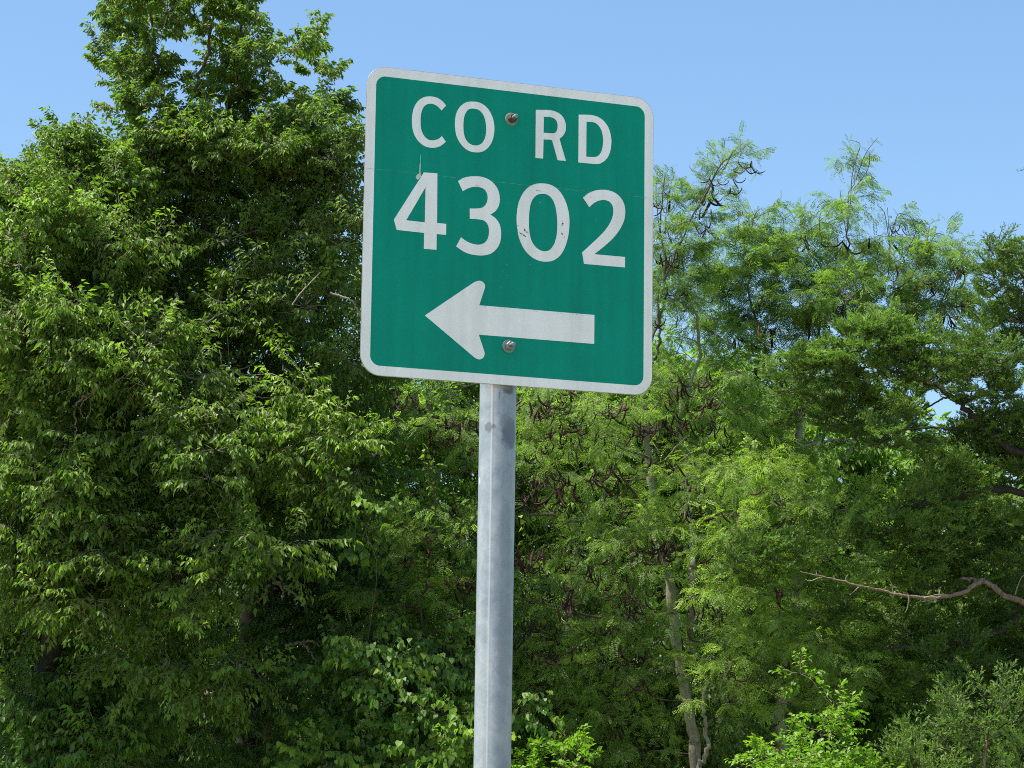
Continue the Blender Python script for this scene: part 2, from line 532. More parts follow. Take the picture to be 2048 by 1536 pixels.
            for c in S_[order[:296]]:
                o = bpy.data.objects.new('seed_pod', POD_MESHES[int(rng.integers(len(POD_MESHES)))])
                C.objects.link(o); o.parent = self.root
                o.location = c - org
                o.rotation_euler = (rng.normal(0, .25), rng.normal(-.25, .3), rng.uniform(0, 6.28))
                s = rng.uniform(.75, 1.3); o.scale = (s, s, s)
            rest = S_[order[296:]]
            if len(rest):
                Vs, Fs = [], []; off = 0
                for c in rest:
                    me = POD_FAR[int(rng.integers(len(POD_FAR)))]
                    n = len(me.vertices); co = np.empty(n * 3, np.float32); me.vertices.foreach_get('co', co); co = co.reshape(-1, 3)
                    fa = np.empty(len(me.polygons) * 4, np.int32); me.polygons.foreach_get('vertices', fa) if False else me.loops.foreach_get('vertex_index', fa)
                    a_ = rng.uniform(0, 6.28); M_ = np.array([[math.cos(a_), -math.sin(a_), 0], [math.sin(a_), math.cos(a_), 0], [0, 0, 1]])
                    Vs.append(co @ M_.T + c - org); Fs.append(fa.reshape(-1, 4) + off); off += n
                link('seed_pod_cluster', mesh_np('seed_pod_cluster', np.concatenate(Vs), np.concatenate(Fs), smooth=True), M_POD, self.root, 'stuff')


def pod_mesh(seed, L=.17, wd=.0105, curv=1.0, n=12, sides=5):
    r = np.random.default_rng(seed)
    t = np.linspace(0, 1, n)
    ang = curv * (t ** 1.2) * 1.7 + r.normal(0, .05, n)
    dx = np.sin(ang) * L / n; dz = -np.cos(ang) * L / n
    P = np.stack([np.cumsum(dx), np.cumsum(np.sin(t * 4 + seed) * .15 * L / n), np.cumsum(dz)], 1)
    rad = wd * np.clip(np.sin(np.pi * np.clip(t * .93 + .05, 0, 1)) ** .5, .12, 1) * (1 + .13 * np.sin(t * 34))
    V, F = tube_arrays(P, rad, sides, .6)
    me = mesh_np('seed_pod', V, F, smooth=True); me.materials.append(M_POD)
    return me


POD_MESHES = [pod_mesh(s, l, w, c) for s, l, w, c in ((1, .17, .0105, 1), (2, .20, .011, 1.3), (3, .15, .010, .5), (4, .21, .0115, .8), (5, .18, .010, 1.6), (6, .13, .0095, -.6))]

POD_FAR = [pod_mesh(s, l, w, c, 7, 3) for s, l, w, c in ((1, .17, .0105, 1), (2, .20, .011, 1.3), (3, .15, .010, .5), (5, .18, .010, 1.6))]


def ell(d, ru, rv, deep=None):
    k = d / FPX
    rx = ru * k; rz = rv * k
    return np.array([rx, deep if deep else (rx + rz) / 2, rz])


def in_poly(x, y, poly):
    c = False; n = len(poly); j = n - 1
    for i in range(n):
        xi, yi = poly[i]; xj, yj = poly[j]
        if (yi > y) != (yj > y) and x < (xj - xi) * (y - yi) / (yj - yi) + xi: c = not c
        j = i
    return c


def scatter(poly, spacing, avoid=()):
    xs = [p[0] for p in poly]; ys = [p[1] for p in poly]; out = []
    tries = int((max(xs) - min(xs)) * (max(ys) - min(ys)) / spacing ** 2 * 30)
    for _ in range(tries):
        x = rng.uniform(min(xs), max(xs)); y = rng.uniform(min(ys), max(ys))
        if not in_poly(x, y, poly): continue
        if any((x - a) ** 2 + (y - b_) ** 2 < spacing ** 2 for a, b_ in out): continue
        if any((x - a) ** 2 + (y - b_) ** 2 < r ** 2 for a, b_, r in avoid): continue
        out.append((x, y))
    return out


def Wn(u, v, d): return np.array(W(u, v, d))


def on_ground(u, v, d):
    p = W(u, v, d); return (p.x, p.y, 0.0)

# ------------------------------------------------------------------ ground and road
def sheet(name, x0, x1, y0, y1, z, nx, ny, bump, mat):
    X, Y = np.meshgrid(np.linspace(x0, x1, nx), np.linspace(y0, y1, ny), indexing='ij')
    Z = z + bump * (np.sin(X * .31 + 1) * np.cos(Y * .27) + .5 * np.sin(X * .9 + Y * .7))
    V = np.stack([X, Y, Z], 2).reshape(-1, 3)
    i, j = np.meshgrid(np.arange(nx - 1), np.arange(ny - 1), indexing='ij'); i = i.ravel(); j = j.ravel()
    F = np.stack([i * ny + j, (i + 1) * ny + j, (i + 1) * ny + j + 1, i * ny + j + 1], 1)
    return link(name, mesh_np(name, V, F, smooth=True), mat, None, 'structure')


def ground_mat(name, a, b_, s1, s2):
    m, nt, bb = new_mat(name)
    tc = nt.nodes.new('ShaderNodeTexCoord')
    n1 = node(nt, 'ShaderNodeTexNoise', Scale=s1, Detail=8.0, Roughness=.7); n2 = node(nt, 'ShaderNodeTexNoise', Scale=s2, Detail=4.0)
    nt.links.new(tc.outputs['Object'], n1.inputs['Vector']); nt.links.new(tc.outputs['Object'], n2.inputs['Vector'])
    mx = nt.nodes.new('ShaderNodeMath'); mx.operation = 'ADD'
    nt.links.new(n1.outputs['Fac'], mx.inputs[0]); nt.links.new(n2.outputs['Fac'], mx.inputs[1])
    hf = nt.nodes.new('ShaderNodeMath'); hf.operation = 'MULTIPLY'; hf.inputs[1].default_value = .5
    nt.links.new(mx.outputs[0], hf.inputs[0])
    nt.links.new(ramp(nt, hf.outputs[0], [(.35, a), (.65, b_)]), bb.inputs['Base Color'])
    bb.inputs['Roughness'].default_value = .95
    bp = node(nt, 'ShaderNodeBump', Strength=.5, Distance=.03); nt.links.new(n1.outputs['Fac'], bp.inputs['Height']); nt.links.new(bp.outputs[0], bb.inputs['Normal'])
    return m


sheet('ground', -400, 400, -400, 900, 0.0, 60, 60, 0.0, ground_mat('grass_ground', (.10, .125, .045), (.24, .225, .11), 3.0, .4))
sheet('road', -200, 200, -6.5, .9, .02, 40, 4, 0.0, ground_mat('pale_asphalt', (.26, .25, .23), (.36, .35, .32), 40.0, 1.2))
sheet('gravel_shoulder', -200, 200, .9, 2.3, .012, 40, 3, 0.0, ground_mat('gravel', (.20, .18, .15), (.36, .33, .28), 60.0, 2.0))

# ------------------------------------------------------------------ the road sign
GLYPHS={
 'letter_c':[[(-141.0,241.6,1),(-148.8,249.3,0),(-157.0,253.9,0),(-166.2,256.0,0),(-175.3,256.0,0),(-185.4,253.8,0),(-195.4,248.0,0),(-203.8,237.2,0),(-209.0,223.4,0),(-210.9,206.5,0),(-209.8,188.9,0),(-205.5,175.7,0),(-197.7,164.2,0),(-186.5,156.1,0),(-175.3,153.4,0),(-163.2,154.0,0),(-151.1,158.9,0),(-140.3,168.4,1),(-149.0,179.0,1),(-154.4,173.3,0),(-161.5,169.8,0),(-168.5,168.2,0),(-176.6,168.9,0),(-184.3,174.0,0),(-190.1,183.2,0),(-192.8,194.7,0),(-193.4,208.4,0),(-192.3,220.3,0),(-188.5,231.6,0),(-182.1,238.7,0),(-174.0,241.5,0),(-165.9,241.0,0),(-158.2,237.4,0),(-150.4,230.4,1)]],
 'letter_o':[[(-84.5,255.8,0),(-73.2,255.6,0),(-60.7,250.8,0),(-50.3,241.0,0),(-42.8,227.0,0),(-39.2,209.5,0),(-40.0,193.5,0),(-44.1,178.2,0),(-52.2,165.4,0),(-63.3,156.8,0),(-75.6,153.8,0),(-88.9,154.4,0),(-100.2,159.4,0),(-110.6,169.1,0),(-118.0,182.1,0),(-121.5,198.5,0),(-121.6,214.3,0),(-118.8,229.5,0),(-111.9,242.1,0),(-101.8,251.2,0),(-93.7,254.4,0)],[(-84.2,241.7,0),(-92.4,239.8,0),(-99.4,232.1,0),(-103.3,220.3,0),(-104.3,204.4,0),(-102.8,188.7,0),(-98.5,177.3,0),(-91.2,170.2,0),(-83.0,167.6,0),(-73.8,168.3,0),(-64.6,174.0,0),(-58.6,184.5,0),(-56.3,198.7,0),(-57.2,213.5,0),(-60.3,226.0,0),(-65.6,234.9,0),(-73.9,240.6,0)]],
 'letter_r':[[(48.7,253.9,1),(76.3,256.4,0),(89.9,255.2,0),(101.6,250.4,0),(109.6,241.3,0),(113.2,229.6,0),(112.5,217.5,0),(107.8,207.9,0),(99.7,200.3,1),(114.0,156.3,1),(96.5,155.9,1),(85.4,190.5,0),(81.2,195.9,0),(65.7,195.2,1),(65.1,155.9,1),(48.7,155.7,1)],[(65.7,241.5,1),(78.5,242.7,0),(88.0,240.4,0),(93.9,234.5,0),(95.5,225.7,0),(94.1,216.5,0),(89.4,211.0,0),(83.1,209.5,0),(65.5,208.9,1)]],
 'letter_d':[[(141.2,254.3,1),(165.0,256.3,0),(181.0,254.7,0),(194.9,247.6,0),(205.7,234.7,0),(211.2,218.1,0),(212.4,204.0,0),(209.8,185.6,0),(203.0,170.8,0),(192.4,161.1,0),(179.7,156.8,0),(140.9,156.0,1)],[(157.9,241.5,1),(171.5,242.2,0),(181.1,239.0,0),(189.8,228.9,0),(193.9,214.2,0),(194.3,200.1,0),(191.2,184.7,0),(184.9,174.9,0),(175.4,170.7,0),(158.0,169.6,1)]],
 'digit_four':[[(-184.5,102.2,1),(-156.6,103.2,1),(-155.3,4.3,1),(-136.4,4.1,1),(-136.4,-17.7,1),(-155.7,-17.9,1),(-155.6,-49.2,1),(-181.5,-49.5,1),(-181.7,-18.0,1),(-237.8,-17.3,1),(-243.8,2.5,1)],[(-180.5,73.0,1),(-180.5,3.1,1),(-218.8,3.6,1)]],
 'digit_three':[[(-113.4,92.2,1),(-101.3,99.9,0),(-86.4,104.3,0),(-68.7,105.9,0),(-52.3,102.9,0),(-38.4,94.5,0),(-29.3,82.2,0),(-25.7,66.8,0),(-27.1,52.2,0),(-34.2,39.7,0),(-45.0,31.5,1),(-33.9,25.1,0),(-25.6,14.4,0),(-21.9,-1.0,0),(-23.0,-19.4,0),(-29.6,-34.4,0),(-41.7,-45.9,0),(-58.0,-51.5,0),(-77.0,-52.3,0),(-96.0,-48.9,0),(-115.1,-38.9,1),(-105.3,-19.8,1),(-92.4,-27.1,0),(-78.7,-30.8,0),(-66.5,-30.7,0),(-55.7,-25.7,0),(-49.0,-15.9,0),(-47.2,-2.1,0),(-49.4,9.5,0),(-56.4,17.3,0),(-67.3,19.6,0),(-87.7,19.2,1),(-88.1,39.5,1),(-67.7,42.0,0),(-56.9,48.0,0),(-51.6,59.0,0),(-51.8,70.8,0),(-57.4,80.1,0),(-67.0,84.1,0),(-79.3,84.1,0),(-91.5,80.0,0),(-103.3,72.9,1)]],
 'digit_zero':[[(64.1,105.3,0),(82.2,104.1,0),(99.0,95.2,0),(111.8,78.5,0),(119.7,58.1,0),(123.0,35.9,0),(121.6,9.3,0),(115.6,-15.0,0),(106.0,-34.4,0),(92.3,-46.8,0),(75.7,-52.2,0),(57.7,-51.2,0),(41.0,-44.2,0),(26.3,-29.8,0),(16.4,-9.7,0),(11.3,14.7,0),(10.7,35.7,0),(14.1,59.7,0),(22.8,80.3,0),(35.0,94.8,0),(48.8,102.4,0)],[(64.3,84.2,0),(51.9,79.9,0),(42.3,67.7,0),(38.0,51.5,0),(36.6,29.0,0),(37.6,6.7,0),(42.0,-11.3,0),(50.4,-23.6,0),(60.2,-30.0,0),(71.3,-31.6,0),(82.3,-27.3,0),(90.5,-16.0,0),(95.6,0.3,0),(97.1,20.2,0),(96.1,41.3,0),(92.4,62.1,0),(85.3,75.9,0),(75.5,83.2,0)]],
 'digit_two':[[(151.7,85.1,1),(162.2,94.1,0),(176.3,101.5,0),(191.8,105.1,0),(207.4,105.3,0),(223.0,100.8,0),(235.9,90.1,0),(242.7,75.3,0),(243.5,59.4,0),(239.8,43.0,0),(229.3,23.3,0),(215.2,6.0,0),(199.8,-8.7,0),(177.4,-27.9,1),(243.8,-27.5,1),(244.0,-48.9,1),(155.1,-49.5,1),(151.1,-26.6,1),(178.6,-0.0,0),(198.1,20.4,0),(210.7,38.9,0),(217.0,55.5,0),(216.9,71.5,0),(210.4,81.5,0),(199.0,84.7,0),(187.7,82.7,0),(176.5,76.9,0),(165.6,66.9,1)]],
 'arrow':[[(-176.8,-180.6,1),(-78.8,-108.2,1),(-73.0,-104.9,0),(-64.3,-102.6,0),(-57.1,-105.7,0),(-53.7,-112.3,0),(-54.9,-118.6,1),(-65.1,-151.4,1),(178.6,-150.8,1),(178.5,-209.1,1),(-65.2,-209.6,1),(-53.3,-241.8,1),(-52.5,-247.3,0),(-55.3,-254.3,0),(-61.8,-258.1,0),(-68.9,-257.4,0),(-74.8,-254.2,1)]],
}



def cr(pts):
    """contour with corner flags -> dense polyline (mm -> m)"""
    n = len(pts); out = []
    for i in range(n):
        p0, p1, p2, p3 = pts[i - 1], pts[i], pts[(i + 1) % n], pts[(i + 2) % n]
        if p1[2] and p2[2]:
            out.append((p1[0], p1[1])); continue
        a = np.array(p0[:2], float); b_ = np.array(p1[:2], float); c = np.array(p2[:2], float); d = np.array(p3[:2], float)
        if p1[2]: a = 2 * b_ - c
        if p2[2]: d = 2 * c - b_
        m1 = (c - a) * .5; m2 = (d - b_) * .5
        for s in np.linspace(0, 1, 6)[:-1]:
            h = (2 * s ** 3 - 3 * s ** 2 + 1) * b_ + (s ** 3 - 2 * s ** 2 + s) * m1 + (-2 * s ** 3 + 3 * s ** 2) * c + (s ** 3 - s ** 2) * m2
            out.append((h[0], h[1]))
    return [(x / 1000, y / 1000) for x, y in out]


def flat_shape(name, contours, half, y, mat, parent, bevel=0.0):
    """filled outline (holes allowed) of thickness 2*half, front face towards local -Y at depth y"""
    cu = bpy.data.curves.new(name, 'CURVE'); cu.dimensions = '2D'; cu.fill_mode = 'BOTH'; cu.extrude = half; cu.bevel_depth = bevel
    for ct in contours:
        s = cu.splines.new('POLY'); s.points.add(len(ct) - 1)
        for q, (a, b_) in zip(s.points, ct): q.co = (a, b_, 0, 1)
        s.use_cyclic_u = True
    tmp = bpy.data.objects.new('tmp', cu); C.objects.link(tmp)
    dg = bpy.context.evaluated_depsgraph_get()
    me = bpy.data.meshes.new_from_object(tmp.evaluated_get(dg))
    bpy.data.objects.remove(tmp); bpy.data.curves.remove(cu)
    me.name = name
    for v in me.vertices: v.co = Vector((v.co.x, y - v.co.z, v.co.y))
    return link(name, me, mat, parent)


def rrect(h, r, n=14, hz=None):
    hz = hz or h
    out = []
    for cx, cz, a0 in ((h - r, hz - r, 0), (-h + r, hz - r, 90), (-h + r, -hz + r, 180), (h - r, -hz + r, 270)):
        for i in range(n + 1):
            a = R(a0 + 90 * i / n); out.append((cx + r * math.cos(a), cz + r * math.sin(a)))
    return out


def sheeting(name, colour, wear, rough, spec):
    """retroreflective sheeting: faint cell pattern, water streaks and a film of grime"""
    m, nt, b = new_mat(name)
    tc = nt.nodes.new('ShaderNodeTexCoord')
    st = nt.nodes.new('ShaderNodeMapping'); st.inputs['Scale'].default_value = (38, 38, 2.2)
    nt.links.new(tc.outputs['Object'], st.inputs[0])
    n1 = node(nt, 'ShaderNodeTexNoise', Scale=1.0, Detail=5.0, Roughness=.6); nt.links.new(st.outputs[0], n1.inputs['Vector'])
    n2 = node(nt, 'ShaderNodeTexNoise', Scale=6.0, Detail=6.0, Roughness=.65); nt.links.new(tc.outputs['Object'], n2.inputs['Vector'])
    sp = nt.nodes.new('ShaderNodeSeparateXYZ'); nt.links.new(tc.outputs['Object'], sp.inputs[0])
    # a thin, streaky, even film of road grime over the whole panel
    g = node(nt, 'ShaderNodeMapRange'); g.inputs[1].default_value = -.12; g.inputs[2].default_value = .36
    g.inputs[3].default_value = .10; g.inputs[4].default_value = .10
    nt.links.new(sp.outputs[2], g.inputs[0])
    a = nt.nodes.new('ShaderNodeMath'); a.operation = 'ADD'; nt.links.new(n1.outputs['Fac'], a.inputs[0]); nt.links.new(n2.outputs['Fac'], a.inputs[1])
    a2 = nt.nodes.new('ShaderNodeMath'); a2.operation = 'MULTIPLY_ADD'; a2.inputs[1].default_value = .6; a2.inputs[2].default_value = -.58
    nt.links.new(a.outputs[0], a2.inputs[0])
    a3 = nt.nodes.new('ShaderNodeMath'); a3.operation = 'ADD'; a3.use_clamp = True
    nt.links.new(a2.outputs[0], a3.inputs[0]); nt.links.new(g.outputs[0], a3.inputs[1])
    mx = nt.nodes.new('ShaderNodeMix'); mx.data_type = 'RGBA'
    nt.links.new(a3.outputs[0], mx.inputs[0]); mx.inputs[6].default_value = (*colour, 1); mx.inputs[7].default_value = (*wear, 1)
    # speckle
    n3 = node(nt, 'ShaderNodeTexNoise', Scale=420.0, Detail=2.0); nt.links.new(tc.outputs['Object'], n3.inputs['Vector'])
    hs = nt.nodes.new('ShaderNodeHueSaturation'); mr = node(nt, 'ShaderNodeMapRange'); mr.inputs[1].default_value = .3; mr.inputs[2].default_value = .7
    mr.inputs[3].default_value = .94; mr.inputs[4].default_value = 1.05
    nt.links.new(n3.outputs['Fac'], mr.inputs[0]); nt.links.new(mr.outputs[0], hs.inputs['Value']); nt.links.new(mx.outputs[2], hs.inputs['Color'])
    nt.links.new(hs.outputs[0], b.inputs['Base Color'])
    b.inputs['Roughness'].default_value = rough; b.inputs['Specular IOR Level'].default_value = spec
    bp = node(nt, 'ShaderNodeBump', Strength=.08, Distance=.001); nt.links.new(n3.outputs['Fac'], bp.inputs['Height']); nt.links.new(bp.outputs[0], b.inputs['Normal'])
    return m


def plain(name, col, rough=.5, metal=0.0):
    m, nt, b = new_mat(name)
    tc = nt.nodes.new('ShaderNodeTexCoord'); n1 = node(nt, 'ShaderNodeTexNoise', Scale=60.0, Detail=4.0); nt.links.new(tc.outputs['Object'], n1.inputs['Vector'])
    c = ramp(nt, n1.outputs['Fac'], [(.3, tuple(x * .8 for x in col)), (.7, tuple(min(1, x * 1.15) for x in col))])
    nt.links.new(c, b.inputs['Base Color']); b.inputs['Roughness'].default_value = rough; b.inputs['Metallic'].default_value = metal
    return m


M_WHITE = sheeting('white_sheeting', (.92, .87, .82), (.42, .41, .33), .35, .25)
M_GREEN = sheeting('green_sheeting', (.0, .27, .175), (.0, .095, .07), .36, .16)
M_ALU = plain('aluminium', (.36, .36, .34), .5, .7)
M_RUST = plain('rusty_steel', (.09, .055, .04), .6, .4)
M_ZINC = plain('zinc_steel', (.22, .24, .25), .5, .5)
M_PEEL = plain('peeled_film', (.52, .62, .46), .5)
M_TEAL = plain('lifted_film', (.10, .55, .46), .4)
M_SCUFF = plain('black_scuff', (.10, .09, .08), .8)
M_NICK = plain('pale_nick', (.10, .36, .29), .6)

SIGN = empty('road_sign', (-.00578, 4.95384, 0), .36831)
SZ = 1.5 + 1.10861
tag(SIGN, 'green and white county road sign with left arrow bolted to a round galvanised post', 'road sign')
HS = .3048
panel = flat_shape('sign_panel', [rrect(HS, .040)], .0008, .0, M_ALU, SIGN, .0004)
panel.location = (0, 0, SZ)
flat_shape('border', [rrect(HS - .0006, .0395), rrect(.2858, .0195)], .0002, -.0015, M_WHITE, panel)
flat_shape('green_field', [rrect(.2860, .0197)], .0001, -.0014, M_GREEN, panel)
for k, cts in GLYPHS.items():
    nm = 'arrow' if k == 'arrow' else k.split('_')[0]
    o = flat_shape(nm, [cr(c) for c in cts], .00025, -.0020, M_WHITE, panel)
    o['label'] = {'letter_c': 'white letter C', 'letter_o': 'white letter O', 'letter_r': 'white letter R', 'letter_d': 'white letter D', 'digit_four': 'white digit 4',
                  'digit_three': 'white digit 3', 'digit_zero': 'white digit 0 with black scuffs', 'digit_two': 'white digit 2', 'arrow': 'white arrow pointing left'}[k]


def marks(name, items, mat, y=-.00255, half=.00008):
    """flat marks of irregular outline: (x, z, length, width, angle) in mm"""
    cts = []
    for x, z, l, w, a in items:
        ct = []
        for i in range(12):
            t = 2 * math.pi * i / 12; rr = random.uniform(.7, 1.2)
            px, pz = l / 2 * math.cos(t) * rr, w / 2 * math.sin(t) * rr
            ct.append(((x + px * math.cos(a) - pz * math.sin(a)) / 1000, (z + px * math.sin(a) + pz * math.cos(a)) / 1000))
        cts.append(ct)
    o = flat_shape(name, cts, half, y, mat, panel); o['kind'] = 'stuff'; return o


marks('overlap_line', [(x, 98.6 + random.uniform(-.25, .25), 24, .75, 0) for x in range(-292, 296, 17)], M_NICK, -.00168)
flat_shape('peeled_strip', [[(-.1940, .0985), (-.1985, .0965), (-.2015, .0900), (-.1968, .0855), (-.1900, .0935), (-.1918, .1010), (-.1915, .1190), (-.1935, .1195)]], .0002, -.0027, M_PEEL, panel)
flat_shape('peeled_edge', [[(-.1935, .1185), (-.1915, .1185), (-.1912, .1290), (-.1925, .1375), (-.1936, .1290)]], .0002, -.0027, M_TEAL, panel)
marks('scuff', [(21, -1, 10, 2.6, -.35), (26, -3.5, 12, 2.4, -.5), (30, 4.5, 9, 2.6, -.6), (34, 2, 8, 3.4, -.9), (28, 8, 6, 1.6, -.9), (13, 14, 3.5, 1.2, .5), (12, 6, 4, 1.0, 1.2)], M_SCUFF)
marks('scuff', [(108.5, 27.5, 4.6, 3.2, .6), (107, 24, 3.5, 1.5, .9), (107.5, 7, 5.2, 2.2, -.8), (112, .5, 3.4, 1.0, 1.1), (108, 31, 2, 1.2, 0)], M_SCUFF)
marks('nick', [(124, 47.5, 4, 1.6, 1.0), (60, 66, 7, 1.8, .5), (58, -24, 3, 1.2, .4), (40, -61, 2.4, 1.2, .4), (-9, -66, 3.2, 2.2, .3), (-7.5, -88, 3, 1.4, 1.2), (-17, -79, 2.4, 1.6, .2), (181, 42, 9, .9, 1.2),
               (5, -120, 2, 1, .4), (-20, -112, 2, 1.3, .4)], M_NICK, -.00168)
# chipped upper edges of the figures
for (x0, x1, zt) in ((30, 64, 91), (150, 186, 89), (-83, -66, 88), (-221, -214, 60)):
    marks('chip', [(random.uniform(x0, x1), zt - random.uniform(0, 2.2), random.uniform(1, 4), random.uniform(.4, .9), random.uniform(-.4, .4)) for _ in range(5)], M_SCUFF)
marks('chip', [(random.uniform(-60, 170), -153.0 - random.uniform(-.4, .4), random.uniform(1.5, 6), .7, 0) for _ in range(12)], M_SCUFF)

# bolts through the panel into the post, nut and thread towards the road
for i, (bx, bz) in enumerate(((-4.0, 228.5), (-3.0, -228.0))):
    bo = empty('tmp', (0, 0, 0))
    bpy.data.objects.remove(bo)
    bm = bmesh.new()
    bmesh.ops.create_cone(bm, cap_ends=True, segments=6, radius1=.0098, radius2=.0088, depth=.0085, matrix=Matrix.Rotation(R(90), 4, 'X') @ Matrix.Translation((0, 0, .0105)))
    bmesh.ops.bevel(bm, geom=bm.edges[:], offset=.0008, segments=1, affect='EDGES')
    me = bpy.data.meshes.new('bolt'); bm.to_mesh(me); bm.free()
    bo = link('bolt', me, M_RUST if i == 0 else M_ZINC, SIGN); bo.location = (bx / 1000, -.0022, SZ + bz / 1000)
    bo.rotation_euler.y = .3 + i * .5
    if i == 0: bo['label'] = 'rusty upper bolt'
    # washer
    V, F = tube_arrays(np.array([[0, 0, 0], [0, -.0001, 0], [0, -.0016, 0], [0, -.0019, 0], [0, -.0019, 0]]) + np.array([[0, 0, 0], [0, 0, 0], [0, 0, 0], [0, 0, 0], [0, -.00001, 0]]), [.0125, .0130, .0130, .0124, .004], 28)
    link('washer', mesh_np('washer', V, F), plain('washer_steel', (.20, .24, .20), .6, .3), bo)
    n = 40
    yy = -np.linspace(.008, .029, n); rad = .0042 + .00035 * np.sin(np.arange(n) * 2.1)
    rad[-1] = .0005; yy[-1] = yy[-2] - .0001; rad[-2] = .0036
    V, F = tube_arrays(np.stack([np.zeros(n), yy, np.zeros(n)], 1), rad, 14)
    link('threaded_end', mesh_np('threaded_end', V, F, smooth=True), M_ZINC, bo)

# galvanised tube post with its weld seam
pr = .0359
seam = math.asin(-.30)         # the seam shows a third of the way across, seen from the road
n = 96; H0, H1 = -.35, SZ + .285; nz = 90
angs = np.linspace(0, 2 * np.pi, n, endpoint=False)
zs = np.linspace(H0, H1, nz)
th = .36831
px_ = math.cos(seam) * -math.sin(th) + math.sin(seam) * math.cos(th)
py_ = math.cos(seam) * -math.cos(th) - math.sin(seam) * math.sin(th)
sa = math.atan2(py_, px_)
dang = np.angle(np.exp(1j * (angs - sa)))
rr = pr + .0007 * np.exp(-(dang / .045) ** 2) - .0004 * np.exp(-((dang + .11) / .05) ** 2) + 0 * angs
V = np.stack([rr[None] * np.cos(angs)[None] + 0 * zs[:, None], rr[None] * np.sin(angs)[None] + 0 * zs[:, None], zs[:, None] + 0 * angs[None]], 2)
V[:, :, 0] += (.0006 * np.sin(zs * 3.1))[:, None]
V = V.reshape(-1, 3)
i, j = np.meshgrid(np.arange(nz - 1), np.arange(n), indexing='ij'); i = i.ravel(); j = j.ravel(); k = (j + 1) % n
F = np.stack([i * n + j, i * n + k, (i + 1) * n + k, (i + 1) * n + j], 1)
m, nt, b = new_mat('galvanised_steel')
tc = nt.nodes.new('ShaderNodeTexCoord')
vo = node(nt, 'ShaderNodeTexNoise', Scale=34.0, Detail=6.0, Roughness=.75, Distortion=.6); nt.links.new(tc.outputs['Object'], vo.inputs['Vector'])
mp = nt.nodes.new('ShaderNodeMapping'); mp.inputs['Scale'].default_value = (60, 60, 1.6); nt.links.new(tc.outputs['Object'], mp.inputs[0])
n2 = node(nt, 'ShaderNodeTexNoise', Scale=1.0, Detail=5.0); nt.links.new(mp.outputs[0], n2.inputs['Vector'])
n3 = node(nt, 'ShaderNodeTexNoise', Scale=9.0, Detail=5.0, Roughness=.6); nt.links.new(tc.outputs['Object'], n3.inputs['Vector'])
c1 = ramp(nt, vo.outputs['Fac'], [(.3, (.27, .30, .325)), (.5, (.36, .385, .405)), (.7, (.44, .455, .47))])
mx = nt.nodes.new('ShaderNodeMix'); mx.data_type = 'RGBA'; mx.blend_type = 'MULTIPLY'; mx.inputs[0].default_value = .65
nt.links.new(c1, mx.inputs[6]); nt.links.new(ramp(nt, n2.outputs['Fac'], [(.3, (.72, .74, .78)), (.7, (1, 1, .98))]), mx.inputs[7])
mx2 = nt.nodes.new('ShaderNodeMix'); mx2.data_type = 'RGBA'; mx2.blend_type = 'MULTIPLY'; mx2.inputs[0].default_value = .7
nt.links.new(mx.outputs[2], mx2.inputs[6]); nt.links.new(ramp(nt, n3.outputs['Fac'], [(.35, (.70, .74, .80)), (.6, (1, 1, 1))]), mx2.inputs[7])
pcol = mx2.outputs[2]


def side(frac):
    """point on the tube's surface at this share of its width, seen from the road"""
    f_ = math.asin(max(-1, min(1, frac)))
    return (pr * (math.cos(f_) * -math.sin(th) + math.sin(f_) * math.cos(th)), pr * (math.cos(f_) * -math.cos(th) - math.sin(f_) * math.sin(th)))


def spot(col, frac, z0, aw, bh, tone, strength, rough_edge=.35):
    x0, y0 = side(frac)
    s1 = nt.nodes.new('ShaderNodeVectorMath'); s1.operation = 'SUBTRACT'; s1.inputs[1].default_value = (x0, y0, z0); nt.links.new(tc.outputs['Object'], s1.inputs[0])
    s2 = nt.nodes.new('ShaderNodeVectorMath'); s2.operation = 'DIVIDE'; s2.inputs[1].default_value = (aw, aw, bh); nt.links.new(s1.outputs[0], s2.inputs[0])
    s3 = nt.nodes.new('ShaderNodeVectorMath'); s3.operation = 'LENGTH'; nt.links.new(s2.outputs[0], s3.inputs[0])
    ad = nt.nodes.new('ShaderNodeMath'); ad.operation = 'MULTIPLY_ADD'; ad.inputs[1].default_value = rough_edge * 4; ad.inputs[2].default_value = -rough_edge * 2
    nt.links.new(vo.outputs['Fac'], ad.inputs[0])
    su = nt.nodes.new('ShaderNodeMath'); su.operation = 'ADD'; nt.links.new(s3.outputs['Value'], su.inputs[0]); nt.links.new(ad.outputs[0], su.inputs[1])
    mr = node(nt, 'ShaderNodeMapRange'); mr.inputs[1].default_value = .75; mr.inputs[2].default_value = 1.15; mr.inputs[3].default_value = strength; mr.inputs[4].default_value = 0
    nt.links.new(su.outputs[0], mr.inputs[0])
    m_ = nt.nodes.new('ShaderNodeMix'); m_.data_type = 'RGBA'; nt.links.new(mr.outputs[0], m_.inputs[0]); nt.links.new(col, m_.inputs[6]); m_.inputs[7].default_value = (*tone, 1)
    return m_.outputs[2]


